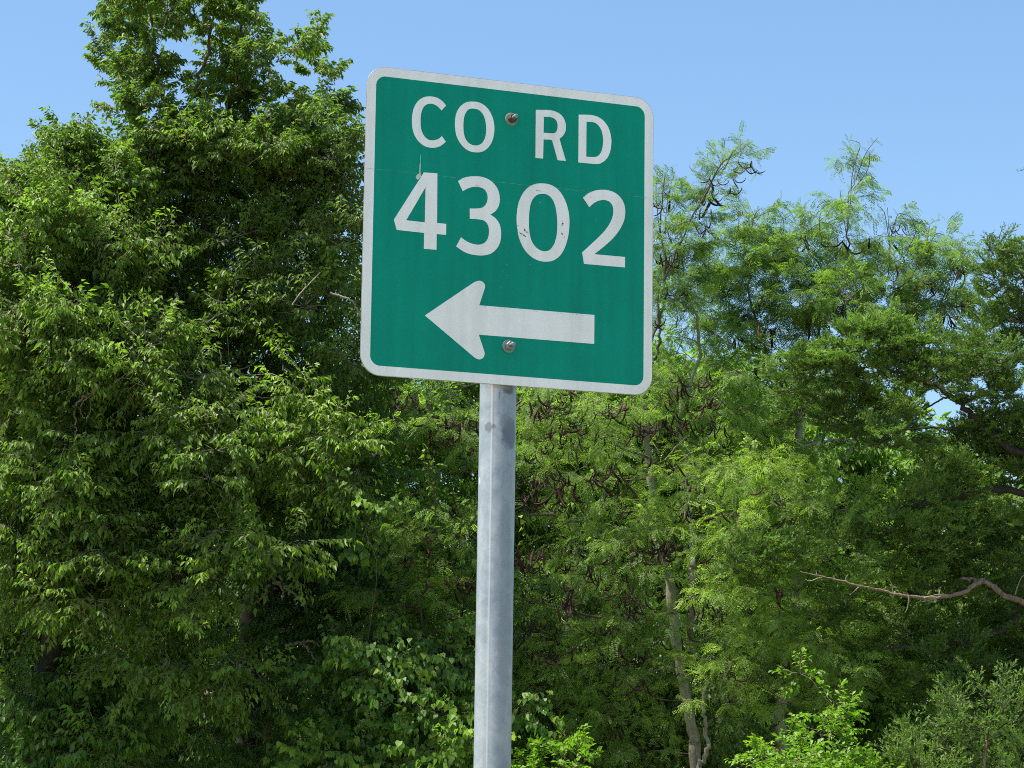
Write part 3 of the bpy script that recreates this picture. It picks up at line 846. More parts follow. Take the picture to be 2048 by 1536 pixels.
ZB = SZ - .3048
pcol = spot(pcol, -.30, 1.5, .0016, 40, (.52, .51, .48), .5, .35)
pcol = spot(pcol, -.22, ZB - .02, .0024, .09, (.30, .26, .21), .5, .3)
pcol = spot(pcol, .75, ZB - .094, .022, .028, (.10, .12, .15), .8)
pcol = spot(pcol, -.48, ZB - .082, .008, .010, (.14, .15, .17), .75)
pcol = spot(pcol, -.18, ZB - .081, .004, .005, (.15, .14, .18), .8)
pcol = spot(pcol, .60, ZB - .008, .012, .010, (.10, .09, .075), .85)
pcol = spot(pcol, .25, ZB - .002, .020, .006, (.24, .21, .17), .7)
pcol = spot(pcol, .08, ZB - .020, .0012, .009, (.14, .14, .14), .9, .1)
pcol = spot(pcol, .14, ZB - .014, .0010, .007, (.18, .18, .18), .8, .1)
pcol = spot(pcol, .45, ZB - .070, .016, .018, (.17, .19, .215), .55, .5)
pcol = spot(pcol, -.93, ZB - .185, .004, .007, (.62, .64, .64), .9, .2)
pcol = spot(pcol, .6, ZB - .5, .020, .10, (.21, .235, .26), .5, .5)
pcol = spot(pcol, .5, ZB - .30, .018, .07, (.22, .25, .28), .45, .5)
nt.links.new(pcol, b.inputs['Base Color'])
b.inputs['Metallic'].default_value = .3; b.inputs['Roughness'].default_value = .42
rr2 = node(nt, 'ShaderNodeMapRange'); rr2.inputs[3].default_value = .34; rr2.inputs[4].default_value = .58; nt.links.new(vo.outputs['Fac'], rr2.inputs[0]); nt.links.new(rr2.outputs[0], b.inputs['Roughness'])
bp = node(nt, 'ShaderNodeBump', Strength=.12, Distance=.002); nt.links.new(vo.outputs['Fac'], bp.inputs['Height']); nt.links.new(bp.outputs[0], b.inputs['Normal'])
M_GALV = m
post = link('post', mesh_np('post', V, F, smooth=True), M_GALV, SIGN)
post.location = (-.0085, pr + .0024, 0)


# ------------------------------------------------------------------ the tall hackberry, left of the sign
def path(pts, d):
    """pixels (+ depth, + offset) -> world points"""
    out = []
    for p in pts:
        out.append(Wn(p[0], p[1], d + (p[2] if len(p) > 2 else 0)))
    return out


def blobs(tree, items, d, n_per=26, **kw):
    for it in items:
        u, v, ru, rv = it[:4]; y = it[4] if len(it) > 4 else .15; off = it[5] if len(it) > 5 else rng.normal(0, .35)
        dd = d + off
        r = ell(dd, ru, rv)
        n = max(4, int(n_per * (ru * rv) / 3600.0))
        tree.blob(Wn(u, v, dd), r, n, young=y, **kw)


def fill(tree, poly, spacing, d, spread, r=(55, 80), n_per=26, young=(0, .25), avoid=(), **kw):
    for (x, y) in scatter(poly, spacing, avoid):
        off = rng.uniform(-spread, spread)
        a = rng.uniform(*r)
        blobs(tree, [(x, y, a, a * rng.uniform(.65, .9), rng.uniform(*young), off)], d, n_per, **kw)


A = Tree('hackberry_tree', 'tall hackberry with the highest crown, rising left of the green sign', 'tree', 'hackberry', on_ground(500, 1690, 22.3), M_DARK, 'broadleaf trees of the thicket', M_TWIG)
gA = A.base
A.limb([gA, Wn(498, 1560, 22.3), Wn(506, 1240, 22.3), Wn(520, 1190, 22.3), Wn(541, 1155, 22.2), Wn(500, 1000, 22.3), Wn(470, 850, 22.2)], .13, .075, 'trunk', sides=12)
A.limb(path([(470, 850), (488, 700), (489, 654), (492, 629), (515, 590), (530, 500), (508, 467), (512, 430), (493, 400), (456, 371), (445, 323), (440, 270), (470, 160), (480, 60), (490, -60)], 22.1), .055, .012)
A.limb(path([(470, 850), (400, 700), (470, 611, -.3), (467, 581, -.3), (420, 480), (390, 370), (371, 297), (345, 275), (334, 222), (319, 167), (313, 111), (300, 30), (290, -60)], 21.9), .045, .01, mat=M_BROWN)
A.limb(path([(371, 297), (378, 237), (390, 178), (412, 111), (430, 30), (450, -60)], 21.9), .022, .008, mat=M_BROWN)
A.limb(path([(489, 654), (540, 530, -.4), (568, 516, -.5), (600, 495, -.6), (630, 467, -.6), (655, 440, -.6), (686, 423, -.5), (715, 380, -.4)], 21.9), .028, .008, mat=M_BROWN)
A.limb(path([(500, 780), (590, 700), (650, 600), (700, 520), (720, 400)], 22.4), .035, .01)
A.limb(path([(470, 850), (400, 830), (373, 792, -.7), (369, 778, -.7), (390, 753, -.8), (420, 740, -.7)], 21.7), .03, .01)
A.limb(path([(436, 760, -.9), (457, 778, -.9), (485, 788, -.8), (520, 794, -.8), (560, 800, -.6)], 21.7), .010, .004, mat=M_TWIG, connect=False)
A.limb(path([(354, 586, -.9), (349, 610, -.9), (341, 642, -.9), (328, 667, -.8), (320, 700, 0)], 21.6), .010, .018, mat=M_TWIG, connect=False)
A.limb(path([(345, 560, 0), (352, 610, -.6), (348, 640, -.6), (335, 672, -.5), (340, 760, .2)], 21.7), .012, .022, connect=False)
A.limb(path([(660, 585, -.9), (700, 600, -.9), (715, 622, -.8), (726, 650, -.7), (728, 690, -.5)], 21.6), .008, .006, mat=M_TWIG, connect=False)
A.limb(path([(640, 545, -.8), (600, 588, -.9), (585, 610, -.9)], 21.6), .004, .007, mat=M_TWIG, connect=False)
A.limb(path([(448, 624, -.9), (420, 640, -.9), (405, 655, -.8)], 21.6), .004, .006, mat=M_TWIG, connect=False)
A.limb(path([(412, 588, -.9), (430, 600, -.9), (450, 606, -.8)], 21.6), .004, .005, mat=M_TWIG, connect=False)
A.limb(path([(440, 700, -.8), (442, 720, -.8), (446, 750, -.7)], 21.5), .006, .005, mat=M_TWIG, connect=False)
A.limb(path([(450, 770, .5), (500, 748, .5), (560, 735, .5), (620, 730, .4)], 21.6), .014, .02, mat=M_DARK, connect=False)
A.limb(path([(460, 820, .5), (520, 790, .5), (600, 760, .5)], 21.6), .014, .02, mat=M_DARK, connect=False)

blobs(A, [  # the two leaders and the ragged outline against the sky
    (255, 75, 24, 20), (236, 58, 18, 26, .1), (205, 78, 18, 10), (222, 115, 28, 22), (262, 40, 26, 30), (232, 10, 22, 30), (285, -30, 50, 50), (300, 110, 30, 26), (262, 158, 46, 30), (215, 150, 20, 16), (320, 60, 22, 32),
    (238, 215, 30, 14), (290, 215, 44, 30), (330, 160, 36, 30), (335, 20, 22, 32), (395, 10, 34, 40), (420, 75, 22, 28), (455, 30, 34, 44), (440, 130, 40, 36), (495, 15, 26, 34), (505, 85, 32, 28), (475, 175, 44, 32),
    (520, 125, 30, 24), (425, 200, 32, 30), (520, 205, 44, 34), (395, -20, 80, 24), (545, 88, 14, 8), (560, 118, 20, 12), (590, 98, 22, 16), (612, 112, 20, 18), (630, 85, 10, 26), (636, 58, 7, 12), (636, 140, 24, 14), (664, 152, 18, 8),
    (575, 195, 16, 24), (655, 215, 42, 22), (625, 250, 46, 32), (570, 265, 40, 34), (690, 285, 34, 30), (660, 320, 50, 34), (600, 330, 50, 40),
    (300, 280, 52, 34), (262, 330, 34, 26), (370, 260, 50, 34), (330, 330, 60, 34, .3), (425, 265, 50, 28), (440, 300, 62, 34, .35), (390, 270, 36, 18, .45, -.6), (490, 260, 40, 30), (500, 310, 56, 36), (540, 290, 40, 30)], 22.0, 84, size=.88, scale=.52, up=.55, inner=.1)
for s_ in ([(625, 120), (634, 85), (640, 48)], [(205, 115), (187, 80), (181, 52)], [(250, 40), (238, 10), (232, -15)], [(640, 165), (665, 155), (681, 148)], [(560, 125), (550, 100), (547, 82)], [(240, 225), (218, 232), (205, 226)],
           [(690, 300), (696, 260), (690, 238)], [(330, 40), (322, 10), (320, -20)], [(500, 30), (510, 0), (512, -20)]):
    A.shoot(path(s_, 22.0), every=.018, young=.1, r0=.005, up=.1, size=.85)
fill(A, [(260, 330), (700, 330), (728, 420), (728, 700), (560, 690), (420, 700), (330, 700), (230, 600), (240, 420)], 46, 22.1, .9, (44, 64), 40, (.0, .3), size=.95)
blobs(A, [(610, 260, 46, 30, .5, -.5), (640, 300, 44, 26, .6, -.5), (650, 350, 40, 26, .5, -.4), (300, 300, 46, 22, .4, -.6), (370, 290, 40, 20, .5, -.7), (430, 290, 50, 22, .5, -.7), (480, 470, 50, 24, .4, -.7),
          (450, 620, 36, 28, .55, -.9), (480, 650, 26, 20, .6, -.9), (420, 640, 22, 20, .5, -.9), (705, 690, 24, 18, .75, -.9), (715, 720, 16, 24, .75, -.9)], 22.0, 40)
# lower skirts of the tall tree: drooping masses, the dark hollow kept open below
fill(A, [(430, 800), (728, 720), (728, 860), (660, 1000), (560, 1040), (430, 1020), (380, 900)], 56, 22.0, .6, (52, 74), 34, (0, .15), droop=.2)
blobs(A, [(566, 745, 9, 34, 1, -1.2), (585, 780, 9, 26, .9, -1.2), (612, 765, 7, 26, .9, -1.2), (570, 810, 26, 34, .9, -1.1), (595, 850, 34, 30, .8, -1.2), (640, 830, 30, 26, .75, -1.2), (676, 815, 12, 30, .8, -1.2), (630, 870, 50, 26, .8, -1.3),
          (590, 890, 50, 30, .6, -1.3), (690, 885, 30, 18, .8, -1.3), (560, 930, 56, 32, .6, -1.2), (640, 930, 60, 34, .55, -1.2), (660, 965, 30, 30, .7, -1.3), (700, 930, 30, 26, .4, -1.0)], 21.9, 40, droop=.5, up=.1)
# small broken twigs in the hollow
for t_ in ([(541, 1155), (560, 1120), (600, 1110)], [(541, 1150), (575, 1175), (610, 1170)], [(545, 1165), (590, 1190), (612, 1215)], [(540, 1170), (520, 1200), (498, 1212)],
           [(570, 1292), (592, 1288), (615, 1281), (640, 1288), (668, 1295)], [(601, 1285), (613, 1295), (626, 1313), (637, 1335), (643, 1362)], [(470, 1360), (440, 1330), (420, 1345)], [(560, 1150), (566, 1180), (563, 1200)]):
    A.limb(path(t_, 21.6), .013, .006, mat=M_TWIG, connect=False)

# ------------------------------------------------------------------ the lower, nearer broadleaf tree at the left edge
B = Tree('hackberry_tree', 'broad leafy hackberry at the left edge, with bright drooping clumps and bare grey twigs', 'tree', 'hackberry', on_ground(60, 1690, 21.2), M_DARK, 'broadleaf trees of the thicket', M_TWIG)
B.limb([B.base, Wn(70, 1500, 21.2), Wn(110, 1250, 21.3), Wn(150, 1000, 21.2), Wn(150, 800, 21.1)], .12, .06, 'trunk', sides=12)
B.limb(path([(150, 1000), (90, 800), (60, 620), (70, 480), (60, 400)], 21.1), .05, .012)
B.limb(path([(150, 800), (170, 620), (210, 500), (190, 380), (150, 300), (125, 262)], 21.2), .045, .008)
B.limb(path([(150, 900), (240, 840), (290, 800, -.3), (260, 778, -.6), (218, 750, -.7), (190, 743, -.7)], 20.9), .02, .008, mat=M_TWIG)
B.limb(path([(190, 774, -.6), (184, 785, -.7), (169, 792, -.7), (155, 805, -.7), (148, 816, -.7), (150, 845, -.7), (151, 869, -.7)], 20.9), .012, .006, mat=M_TWIG, connect=False)
B.limb(path([(190, 786, -.7), (176, 795, -.7), (164, 806, -.7), (160, 820, -.7), (165, 835, -.7)], 20.9), .007, .004, mat=M_TWIG, connect=False)
B.limb(path([(152, 788, -.7), (140, 795, -.7), (134, 808, -.7)], 20.9), .004, .003, mat=M_TWIG, connect=False)
B.limb(path([(181, 796, -.7), (180, 820, -.7), (172, 845, -.7)], 20.9), .005, .003, mat=M_TWIG, connect=False)
B.limb(path([(309, 760, -.5), (318, 752, -.5), (327, 746, -.5), (343, 745, -.5), (359, 743, -.4)], 20.9), .007, .006, mat=M_TWIG, connect=False)
B.limb(path([(151, 869, -.7), (146, 900, -.7), (136, 930, -.6)], 20.9), .005, .004, mat=M_TWIG, connect=False)
B.limb(path([(20, 560), (60, 600), (120, 600)], 21.0), .012, .02, mat=M_DARK, connect=False)
B.limb(path([(130, 540), (190, 600), (215, 680)], 21.2), .012, .02, mat=M_DARK, connect=False)
blobs(B, [(113, 258, 7, 18), (100, 275, 18, 10), (140, 285, 34, 22), (165, 275, 18, 16), (110, 310, 30, 24), (190, 320, 34, 26), (150, 335, 44, 28), (45, 340, 14, 14), (30, 355, 30, 14), (70, 345, 20, 18), (10, 375, 24, 22),
          (60, 380, 44, 26, .2), (230, 345, 26, 30), (200, 370, 44, 30, .3), (120, 380, 44, 26, .4), (-20, 400, 50, 40), (235, 300, 8, 14), (225, 320, 12, 12)], 21.2, 100, size=.88, scale=.5, up=.55, inner=.1)
for s_ in ([(125, 290), (114, 262), (110, 236)], [(60, 350), (52, 335), (50, 316)], [(226, 315), (232, 300), (230, 286)], [(90, 290), (80, 275), (76, 268)]):
    B.shoot(path(s_, 21.2), every=.018, young=.1, r0=.005, up=.1, size=.85)
fill(B, [(-40, 400), (120, 380), (250, 350), (290, 480), (300, 600), (250, 700), (-40, 700)], 46, 21.2, .7, (44, 64), 40, (.15, .5))
blobs(B, [(60, 420, 56, 26, .6, -.7), (140, 430, 50, 26, .6, -.7), (30, 480, 60, 30, .6, -.8), (100, 460, 60, 28, .6, -.8), (40, 530, 40, 26, .35, -.8)], 21.2, 36)
fill(B, [(-40, 700), (300, 700), (380, 760), (430, 880), (400, 1060), (300, 1180), (-40, 1200)], 54, 21.1, .8, (48, 70), 36, (0, .22), droop=.25)
blobs(B, [(30, 620, 46, 24, .6, -1.1), (15, 600, 20, 20, .7, -1.1), (80, 630, 46, 24, .5, -1.1), (150, 600, 24, 22, .8, -1.2), (140, 635, 30, 30, .7, -1.2), (60, 670, 66, 34, .35, -1.1), (110, 690, 50, 34, .3, -1.1),
          (150, 690, 34, 22, .8, -1.2), (170, 715, 30, 20, .8, -1.2), (270, 735, 30, 20, .8, -1.2), (285, 765, 24, 20, .75, -1.2), (230, 690, 36, 26, .3, -1.0), (290, 690, 36, 22, .5, -1.1), (320, 680, 20, 20, .6, -1.1),
          (360, 830, 44, 22, .5, -1.2), (440, 830, 40, 24, .45, -1.2), (350, 870, 60, 28, .3, -1.1), (40, 830, 40, 18, .5, -1.0), (60, 890, 60, 30, .25, -1.0), (150, 900, 44, 40, .2, -1.1), (190, 890, 30, 24, .6, -1.1),
          (430, 900, 60, 34, .3, -1.2), (420, 960, 50, 40, .25, -1.2), (110, 960, 44, 30, .4, -1.1), (150, 990, 60, 26, .5, -1.2), (120, 1000, 30, 18, .7, -1.2)], 21.2, 40, droop=.45, up=.1)
# the shaded underside: clumps hanging in front of a hollow
blobs(B, [(180, 1100, 40, 26, .9, -1.5), (100, 1045, 26, 18, .9, -1.5), (170, 1030, 40, 20, .4, -1.4), (60, 1120, 60, 60, .3, -1.2), (20, 1060, 50, 60, .4, -1.2), (220, 1110, 50, 40, .3, -1.4), (90, 1185, 24, 16, .9, -1.4), (130, 1190, 34, 24, .75, -1.4),
          (190, 1200, 50, 34, .35, -1.4), (20, 1200, 50, 60, .3, -1.1), (300, 1140, 60, 40, .15, -1.2), (360, 1150, 26, 30, .6, -1.5), (345, 1180, 16, 30, .8, -1.5), (370, 1225, 8, 14, .9, -1.5),
          (300, 1230, 60, 44, .1, -1.1), (330, 1330, 24, 26, .45, -1.3), (290, 1340, 20, 30, .35, -1.3), (230, 1310, 50, 40, .1, -1.0), (440, 1060, 46, 30, .6, -1.5), (435, 1100, 34, 26, .6, -1.5), (430, 1160, 30, 40, .6, -1.5), (410, 1175, 20, 14, .7, -1.5),
          (480, 1090, 30, 24, .35, -1.4), (570, 1100, 34, 16, .6, -1.4), (600, 1080, 30, 14, .6, -1.4), (560, 1120, 36, 22, .25, -1.2), (500, 1350, 34, 30, .35, -1.3), (470, 1330, 34, 34, .35, -1.3), (430, 1380, 40, 34, .3, -1.3), (400, 1330, 40, 40, .2, -1.2)], 21.5, 38, droop=.45, up=.05)

# ------------------------------------------------------------------ shaded understorey below the two
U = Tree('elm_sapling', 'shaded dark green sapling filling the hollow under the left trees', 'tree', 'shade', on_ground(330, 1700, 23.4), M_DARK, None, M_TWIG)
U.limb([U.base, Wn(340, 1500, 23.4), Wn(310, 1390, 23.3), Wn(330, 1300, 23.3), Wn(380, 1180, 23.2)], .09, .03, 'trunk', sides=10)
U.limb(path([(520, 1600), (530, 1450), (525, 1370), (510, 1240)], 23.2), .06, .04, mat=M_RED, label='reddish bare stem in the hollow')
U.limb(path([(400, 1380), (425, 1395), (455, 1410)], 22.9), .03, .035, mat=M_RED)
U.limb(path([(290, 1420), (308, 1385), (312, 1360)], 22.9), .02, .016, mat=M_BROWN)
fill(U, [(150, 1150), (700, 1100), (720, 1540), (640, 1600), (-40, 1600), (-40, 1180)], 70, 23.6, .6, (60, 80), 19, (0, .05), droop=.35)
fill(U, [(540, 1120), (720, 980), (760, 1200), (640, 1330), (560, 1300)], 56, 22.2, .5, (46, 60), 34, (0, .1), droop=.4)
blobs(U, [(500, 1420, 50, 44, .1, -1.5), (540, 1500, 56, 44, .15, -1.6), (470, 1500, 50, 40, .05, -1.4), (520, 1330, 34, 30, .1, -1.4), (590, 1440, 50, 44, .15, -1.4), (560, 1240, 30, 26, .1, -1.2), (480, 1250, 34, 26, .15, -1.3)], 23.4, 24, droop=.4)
S1 = Tree('elm_sapling', 'young elm with mid green leaves at the bottom left corner', 'tree', 'shade', on_ground(120, 1700, 21.6), M_BROWN, None, M_TWIG)
S1.limb([S1.base, Wn(120, 1560, 21.6), Wn(100, 1400, 21.6), Wn(80, 1280, 21.6)], .05, .02, 'trunk')
fill(S1, [(-40, 1260), (60, 1240), (110, 1300), (160, 1380), (230, 1400), (270, 1460), (300, 1560), (-40, 1560)], 52, 21.4, .5, (46, 60), 34, (.05, .3), droop=.35)
blobs(S1, [(190, 1450, 20, 24, .8, -.7), (205, 1475, 20, 16, .8, -.7), (240, 1480, 30, 24, .6, -.7), (250, 1530, 40, 26, .5, -.7), (20, 1420, 16, 30, .6, -.6), (175, 1500, 16, 22, .7, -.7), (290, 1480, 40, 30, .25, -.5), (160, 1480, 40, 30, .3, -.5)], 21.4, 40, droop=.3)

# ------------------------------------------------------------------ pod-bearing locusts
L1 = Tree('locust_tree', 'feathery honey locust with grey trunk behind the post, hung with dark red pods', 'tree', 'locust', on_ground(1392, 1690, 22.2), M_BARK, 'pod-bearing locust trees', M_BROWN)
L1.limb([L1.base] + path([(1390, 1536), (1387, 1475), (1373, 1404), (1355, 1299), (1346, 1225), (1334, 1141), (1316, 1109, -.1), (1305, 1040, .2), (1303, 959, .2), (1297, 915, .2), (1292, 864, .1), (1290, 780), (1295, 700)], 22.2), .050, .026, 'trunk', sides=12, jit=.006)
L1.limb(path([(1396, 1560), (1397, 1527), (1415, 1499), (1412, 1450), (1408, 1408), (1412, 1360, .1), (1440, 1340, .2)], 22.1), .024, .012)
L1.limb(path([(1384, 1300, .3), (1380, 1211), (1386, 1150), (1387, 1116), (1380, 1050, .3), (1370, 902, .2), (1360, 830, .2), (1400, 700, .3), (1380, 600)], 22.2), .034, .012)
L1.limb(path([(1297, 915), (1200, 880, -.3), (1100, 850, -.5), (1050, 820, -.5)], 22.0), .013, .005, mat=M_BROWN)
L1.limb(path([(1305, 1040), (1250, 960, -.2), (1210, 900, -.4)], 22.0), .012, .006, mat=M_BROWN)
L1.limb(path([(1334, 1141), (1200, 1060, -.4), (1080, 1030, -.5), (900, 1060, -.5), (840, 1080, -.5)], 22.0), .014, .006, mat=M_BROWN)
L1.limb(path([(1346, 1225), (1220, 1240, -.4), (1050, 1200, -.4), (900, 1230, -.5), (800, 1240, -.5)], 22.0), .014, .006, mat=M_BROWN)
L1.limb(path([(1292, 864), (1180, 800, .1), (1040, 760, .1), (900, 780, 0), (820, 820, -.1)], 22.0), .015, .006, mat=M_BROWN)
L1.limb(path([(1295, 700), (1330, 600), (1330, 520), (1322, 440), (1330, 350)], 22.2), .013, .004, mat=M_BROWN)
L1.limb(path([(1300, 740, .1), (1320, 690, 0), (1318, 640, 0), (1330, 560, 0), (1380, 440, 0), (1440, 335, 0), (1470, 300, 0)], 22.1), .014, .004, mat=M_BROWN)
L1.limb(path([(1330, 920, -.3), (1355, 890, -.3), (1380, 870, -.3)], 22), .005, .004, mat=M_TWIG, connect=False)
L1.limb(path([(1290, 1350, -.3), (1310, 1340, -.3), (1345, 1335, -.2)], 22), .007, .006, mat=M_TWIG, connect=False)
# plates of foliage, lit from above, with pods beneath them
L1items = [(790, 790, 40, 34, .4), (860, 800, 50, 34, .35), (900, 860, 56, 26, .6, -.6), (840, 860, 36, 34, .5, -.6), (930, 850, 34, 24, .6, -.5), (950, 900, 40, 34, .3), (880, 930, 60, 34, .3), (820, 960, 44, 30, .2), (940, 990, 50, 34, .3),
           (880, 1040, 56, 24, .7, -.7), (850, 1080, 60, 34, .5, -.7), (930, 1060, 44, 30, .5, -.5), (860, 1120, 50, 30, .4), (930, 1140, 44, 34, .3), (800, 1180, 56, 26, .6, -.7), (870, 1200, 60, 28, .5, -.6), (780, 1230, 50, 34, .5, -.7),
           (850, 1250, 56, 34, .3), (930, 1240, 44, 34, .45, -.4), (900, 1310, 50, 36, .3), (820, 1310, 40, 30, .4, -.5), (940, 1350, 30, 40, .3),
           (1070, 830, 50, 28, .6, -.5), (1050, 880, 36, 30, .6, -.5), (1110, 870, 50, 26, .55, -.5), (1190, 830, 50, 30, .7, -.6), (1150, 850, 40, 26, .5, -.5), (1250, 820, 46, 34, .45), (1110, 930, 56, 34, .35), (1190, 920, 50, 34, .35), (1250, 900, 40, 34, .3),
           (1080, 980, 50, 34, .3), (1160, 990, 56, 34, .35), (1240, 980, 50, 34, .4), (1290, 1060, 46, 30, .85, -.7), (1250, 1075, 30, 24, .75, -.7), (1180, 1100, 60, 26, .75, -.6), (1220, 1110, 44, 26, .6, -.6), (1110, 1060, 50, 34, .35), (1330, 1060, 36, 26, .6, -.5),
           (1370, 985, 50, 30, .6, -.5), (1430, 960, 50, 30, .55, -.5), (1350, 930, 40, 30, .3), (1430, 900, 50, 36, .4), (1360, 860, 44, 34, .3), (1400, 800, 50, 40, .3), (1320, 800, 30, 40, .3), (1460, 820, 50, 40, .3), (1340, 1020, 40, 26, .4),
           (1060, 1150, 50, 34, .3), (1130, 1170, 50, 34, .3), (1210, 1180, 46, 34, .25), (1270, 1160, 44, 34, .3), (1070, 1240, 50, 34, .35), (1150, 1260, 50, 34, .3), (1230, 1260, 50, 34, .25), (1090, 1320, 44, 34, .2), (1180, 1340, 50, 34, .25),
           (1290, 1330, 34, 26, .45, -.5), (1280, 1370, 40, 34, .3, -.2), (1220, 1390, 50, 34, .3), (1130, 1400, 50, 34, .1), (1420, 1040, 46, 26, .75, -.6), (1440, 1100, 50, 34, .4), (1400, 1150, 36, 34, .3), (1450, 1190, 50, 34, .3), (1430, 1260, 44, 34, .25),
           (1460, 1330, 44, 34, .25), (1410, 1310, 30, 24, .3), (1250, 1470, 50, 34, .15), (1310, 1540, 34, 34, .15, .5), (1450, 1420, 44, 34, .2), (1470, 1500, 40, 34, .2),
           (1340, 740, 46, 40, .3), (1410, 720, 50, 40, .25), (1330, 660, 34, 44, .2), (1390, 640, 44, 40, .2), (1460, 740, 40, 40, .25), (1250, 750, 60, 40, .2), (1150, 760, 60, 34, .2), (1050, 780, 50, 26, .3), (960, 780, 50, 26, .3)]
for it in L1items:
    off = it[5] * 1.9 if len(it) > 5 else rng.uniform(-.5, .9)
    blobs(L1, [(it[0], it[1], it[2] * (1.1 if off < -.6 else 1), it[3] * .8, it[4], off)], 22.2, 34 if off < -.6 else 20, droop=.1, up=.12, size=1.0, pods=(6 if 760 < it[1] < 1260 and it[0] < 1480 and it[4] < .5 else (3 if it[1] < 1350 and it[1] > 760 else 0)), thick=.7)
blobs(L1, [(1325, 420, 22, 24, .1), (1335, 480, 26, 34, .15), (1350, 540, 34, 40, .2), (1330, 590, 30, 34, .1), (1390, 430, 22, 24, .1), (1370, 490, 24, 30, .15), (1410, 390, 24, 22, .1), (1450, 340, 26, 18, .1), (1480, 310, 16, 12, .1), (1430, 370, 24, 16, .1), (1340, 380, 18, 22, .1), (1380, 560, 36, 36, .1), (1420, 500, 20, 24, .1), (1350, 600, 40, 34, .1)], 22.2, 58, size=.85, scale=.5, thick=.5, pods=2)

# heavy bunches of ripe pods on the outer twigs facing the road
for u, v, k_ in ((1150, 800, 5), (1100, 800, 4), (1060, 800, 4), (1200, 810, 4), (1240, 800, 3), (1110, 850, 5), (1140, 870, 3), (1310, 850, 4), (1280, 850, 3), (1330, 840, 3), (1090, 945, 5), (1115, 970, 5), (1060, 985, 4), (1140, 960, 4), (1200, 940, 4),
                 (1215, 970, 3), (885, 830, 4), (910, 850, 3), (870, 860, 3), (940, 840, 3), (830, 800, 4), (805, 790, 3), (1040, 1100, 5), (1060, 1110, 4), (1090, 1100, 3), (1175, 1140, 5), (1145, 1170, 4), (1120, 1200, 3), (890, 1110, 4), (920, 1150, 5),
                 (905, 1180, 4), (880, 1290, 5), (910, 1300, 4), (860, 1330, 4), (930, 1320, 4), (800, 1280, 4), (820, 1290, 3), (1340, 1090, 5), (1325, 1100, 4), (1350, 1085, 3), (1330, 930, 3), (1380, 1010, 4), (1400, 970, 3), (1440, 1010, 3), (1250, 1170, 3),
                 (1270, 1210, 3), (1300, 1180, 3), (1400, 1190, 4), (1415, 1220, 3), (1260, 1290, 3), (1150, 1290, 3), (1090, 1250, 4), (1060, 1230, 3), (1100, 1300, 3), (1290, 1370, 2), (1520, 1360, 3), (1330, 780, 4), (1360, 760, 3), (1420, 790, 3), (1400, 740, 3)):
    for _ in range(k_):
        L1.pods.insert(0, Wn(u + rng.normal(0, 11), v + rng.normal(0, 8), 20.95 + rng.normal(0, .12)))
    q = Wn(u, v - 8, 21.0)
    L1.tA.append((q + np.array([rng.normal(0, .1), .5, .22]))[None]); L1.tB.append(q[None]); L1.tr.append(np.array([.006]))

L2 = Tree('locust_tree', 'sparser honey locust with thin airy tips against the sky, right of the sign', 'tree', 'locust', on_ground(1560, 1700, 23.0), M_BARK, 'pod-bearing locust trees', M_BROWN)
L2.limb([L2.base] + path([(1562, 1536), (1558, 1460), (1566, 1380), (1590, 1250), (1600, 1100), (1590, 950), (1600, 850), (1620, 760)], 23.0), .055, .03, 'trunk', sides=12)
L2.limb(path([(1600, 850), (1540, 720), (1500, 600), (1500, 520)], 23.0), 0.0156, 0.0044, mat=M_BROWN)
L2.limb(path([(1620, 760), (1640, 640), (1650, 560), (1600, 470)], 23.0), 0.0144, 0.0039, mat=M_BROWN)
L2.limb(path([(1620, 760), (1720, 640), (1700, 520), (1695, 430), (1712, 340)], 23.0), 0.0144, 0.0033, mat=M_BROWN)
L2.limb(path([(1640, 740), (1760, 660), (1800, 600), (1810, 540), (1800, 480)], 23.0), 0.0120, 0.0028, mat=M_BROWN)
L2.limb(path([(1560, 900), (1700, 880), (1690, 920, .1), (1720, 850), (1740, 790)], 22.8), 0.0120, 0.0110, mat=M_BARK)
L2.limb(path([(1720, 640), (1830, 620), (1890, 560), (1930, 500)], 23.0), 0.0096, 0.0022, mat=M_BROWN)
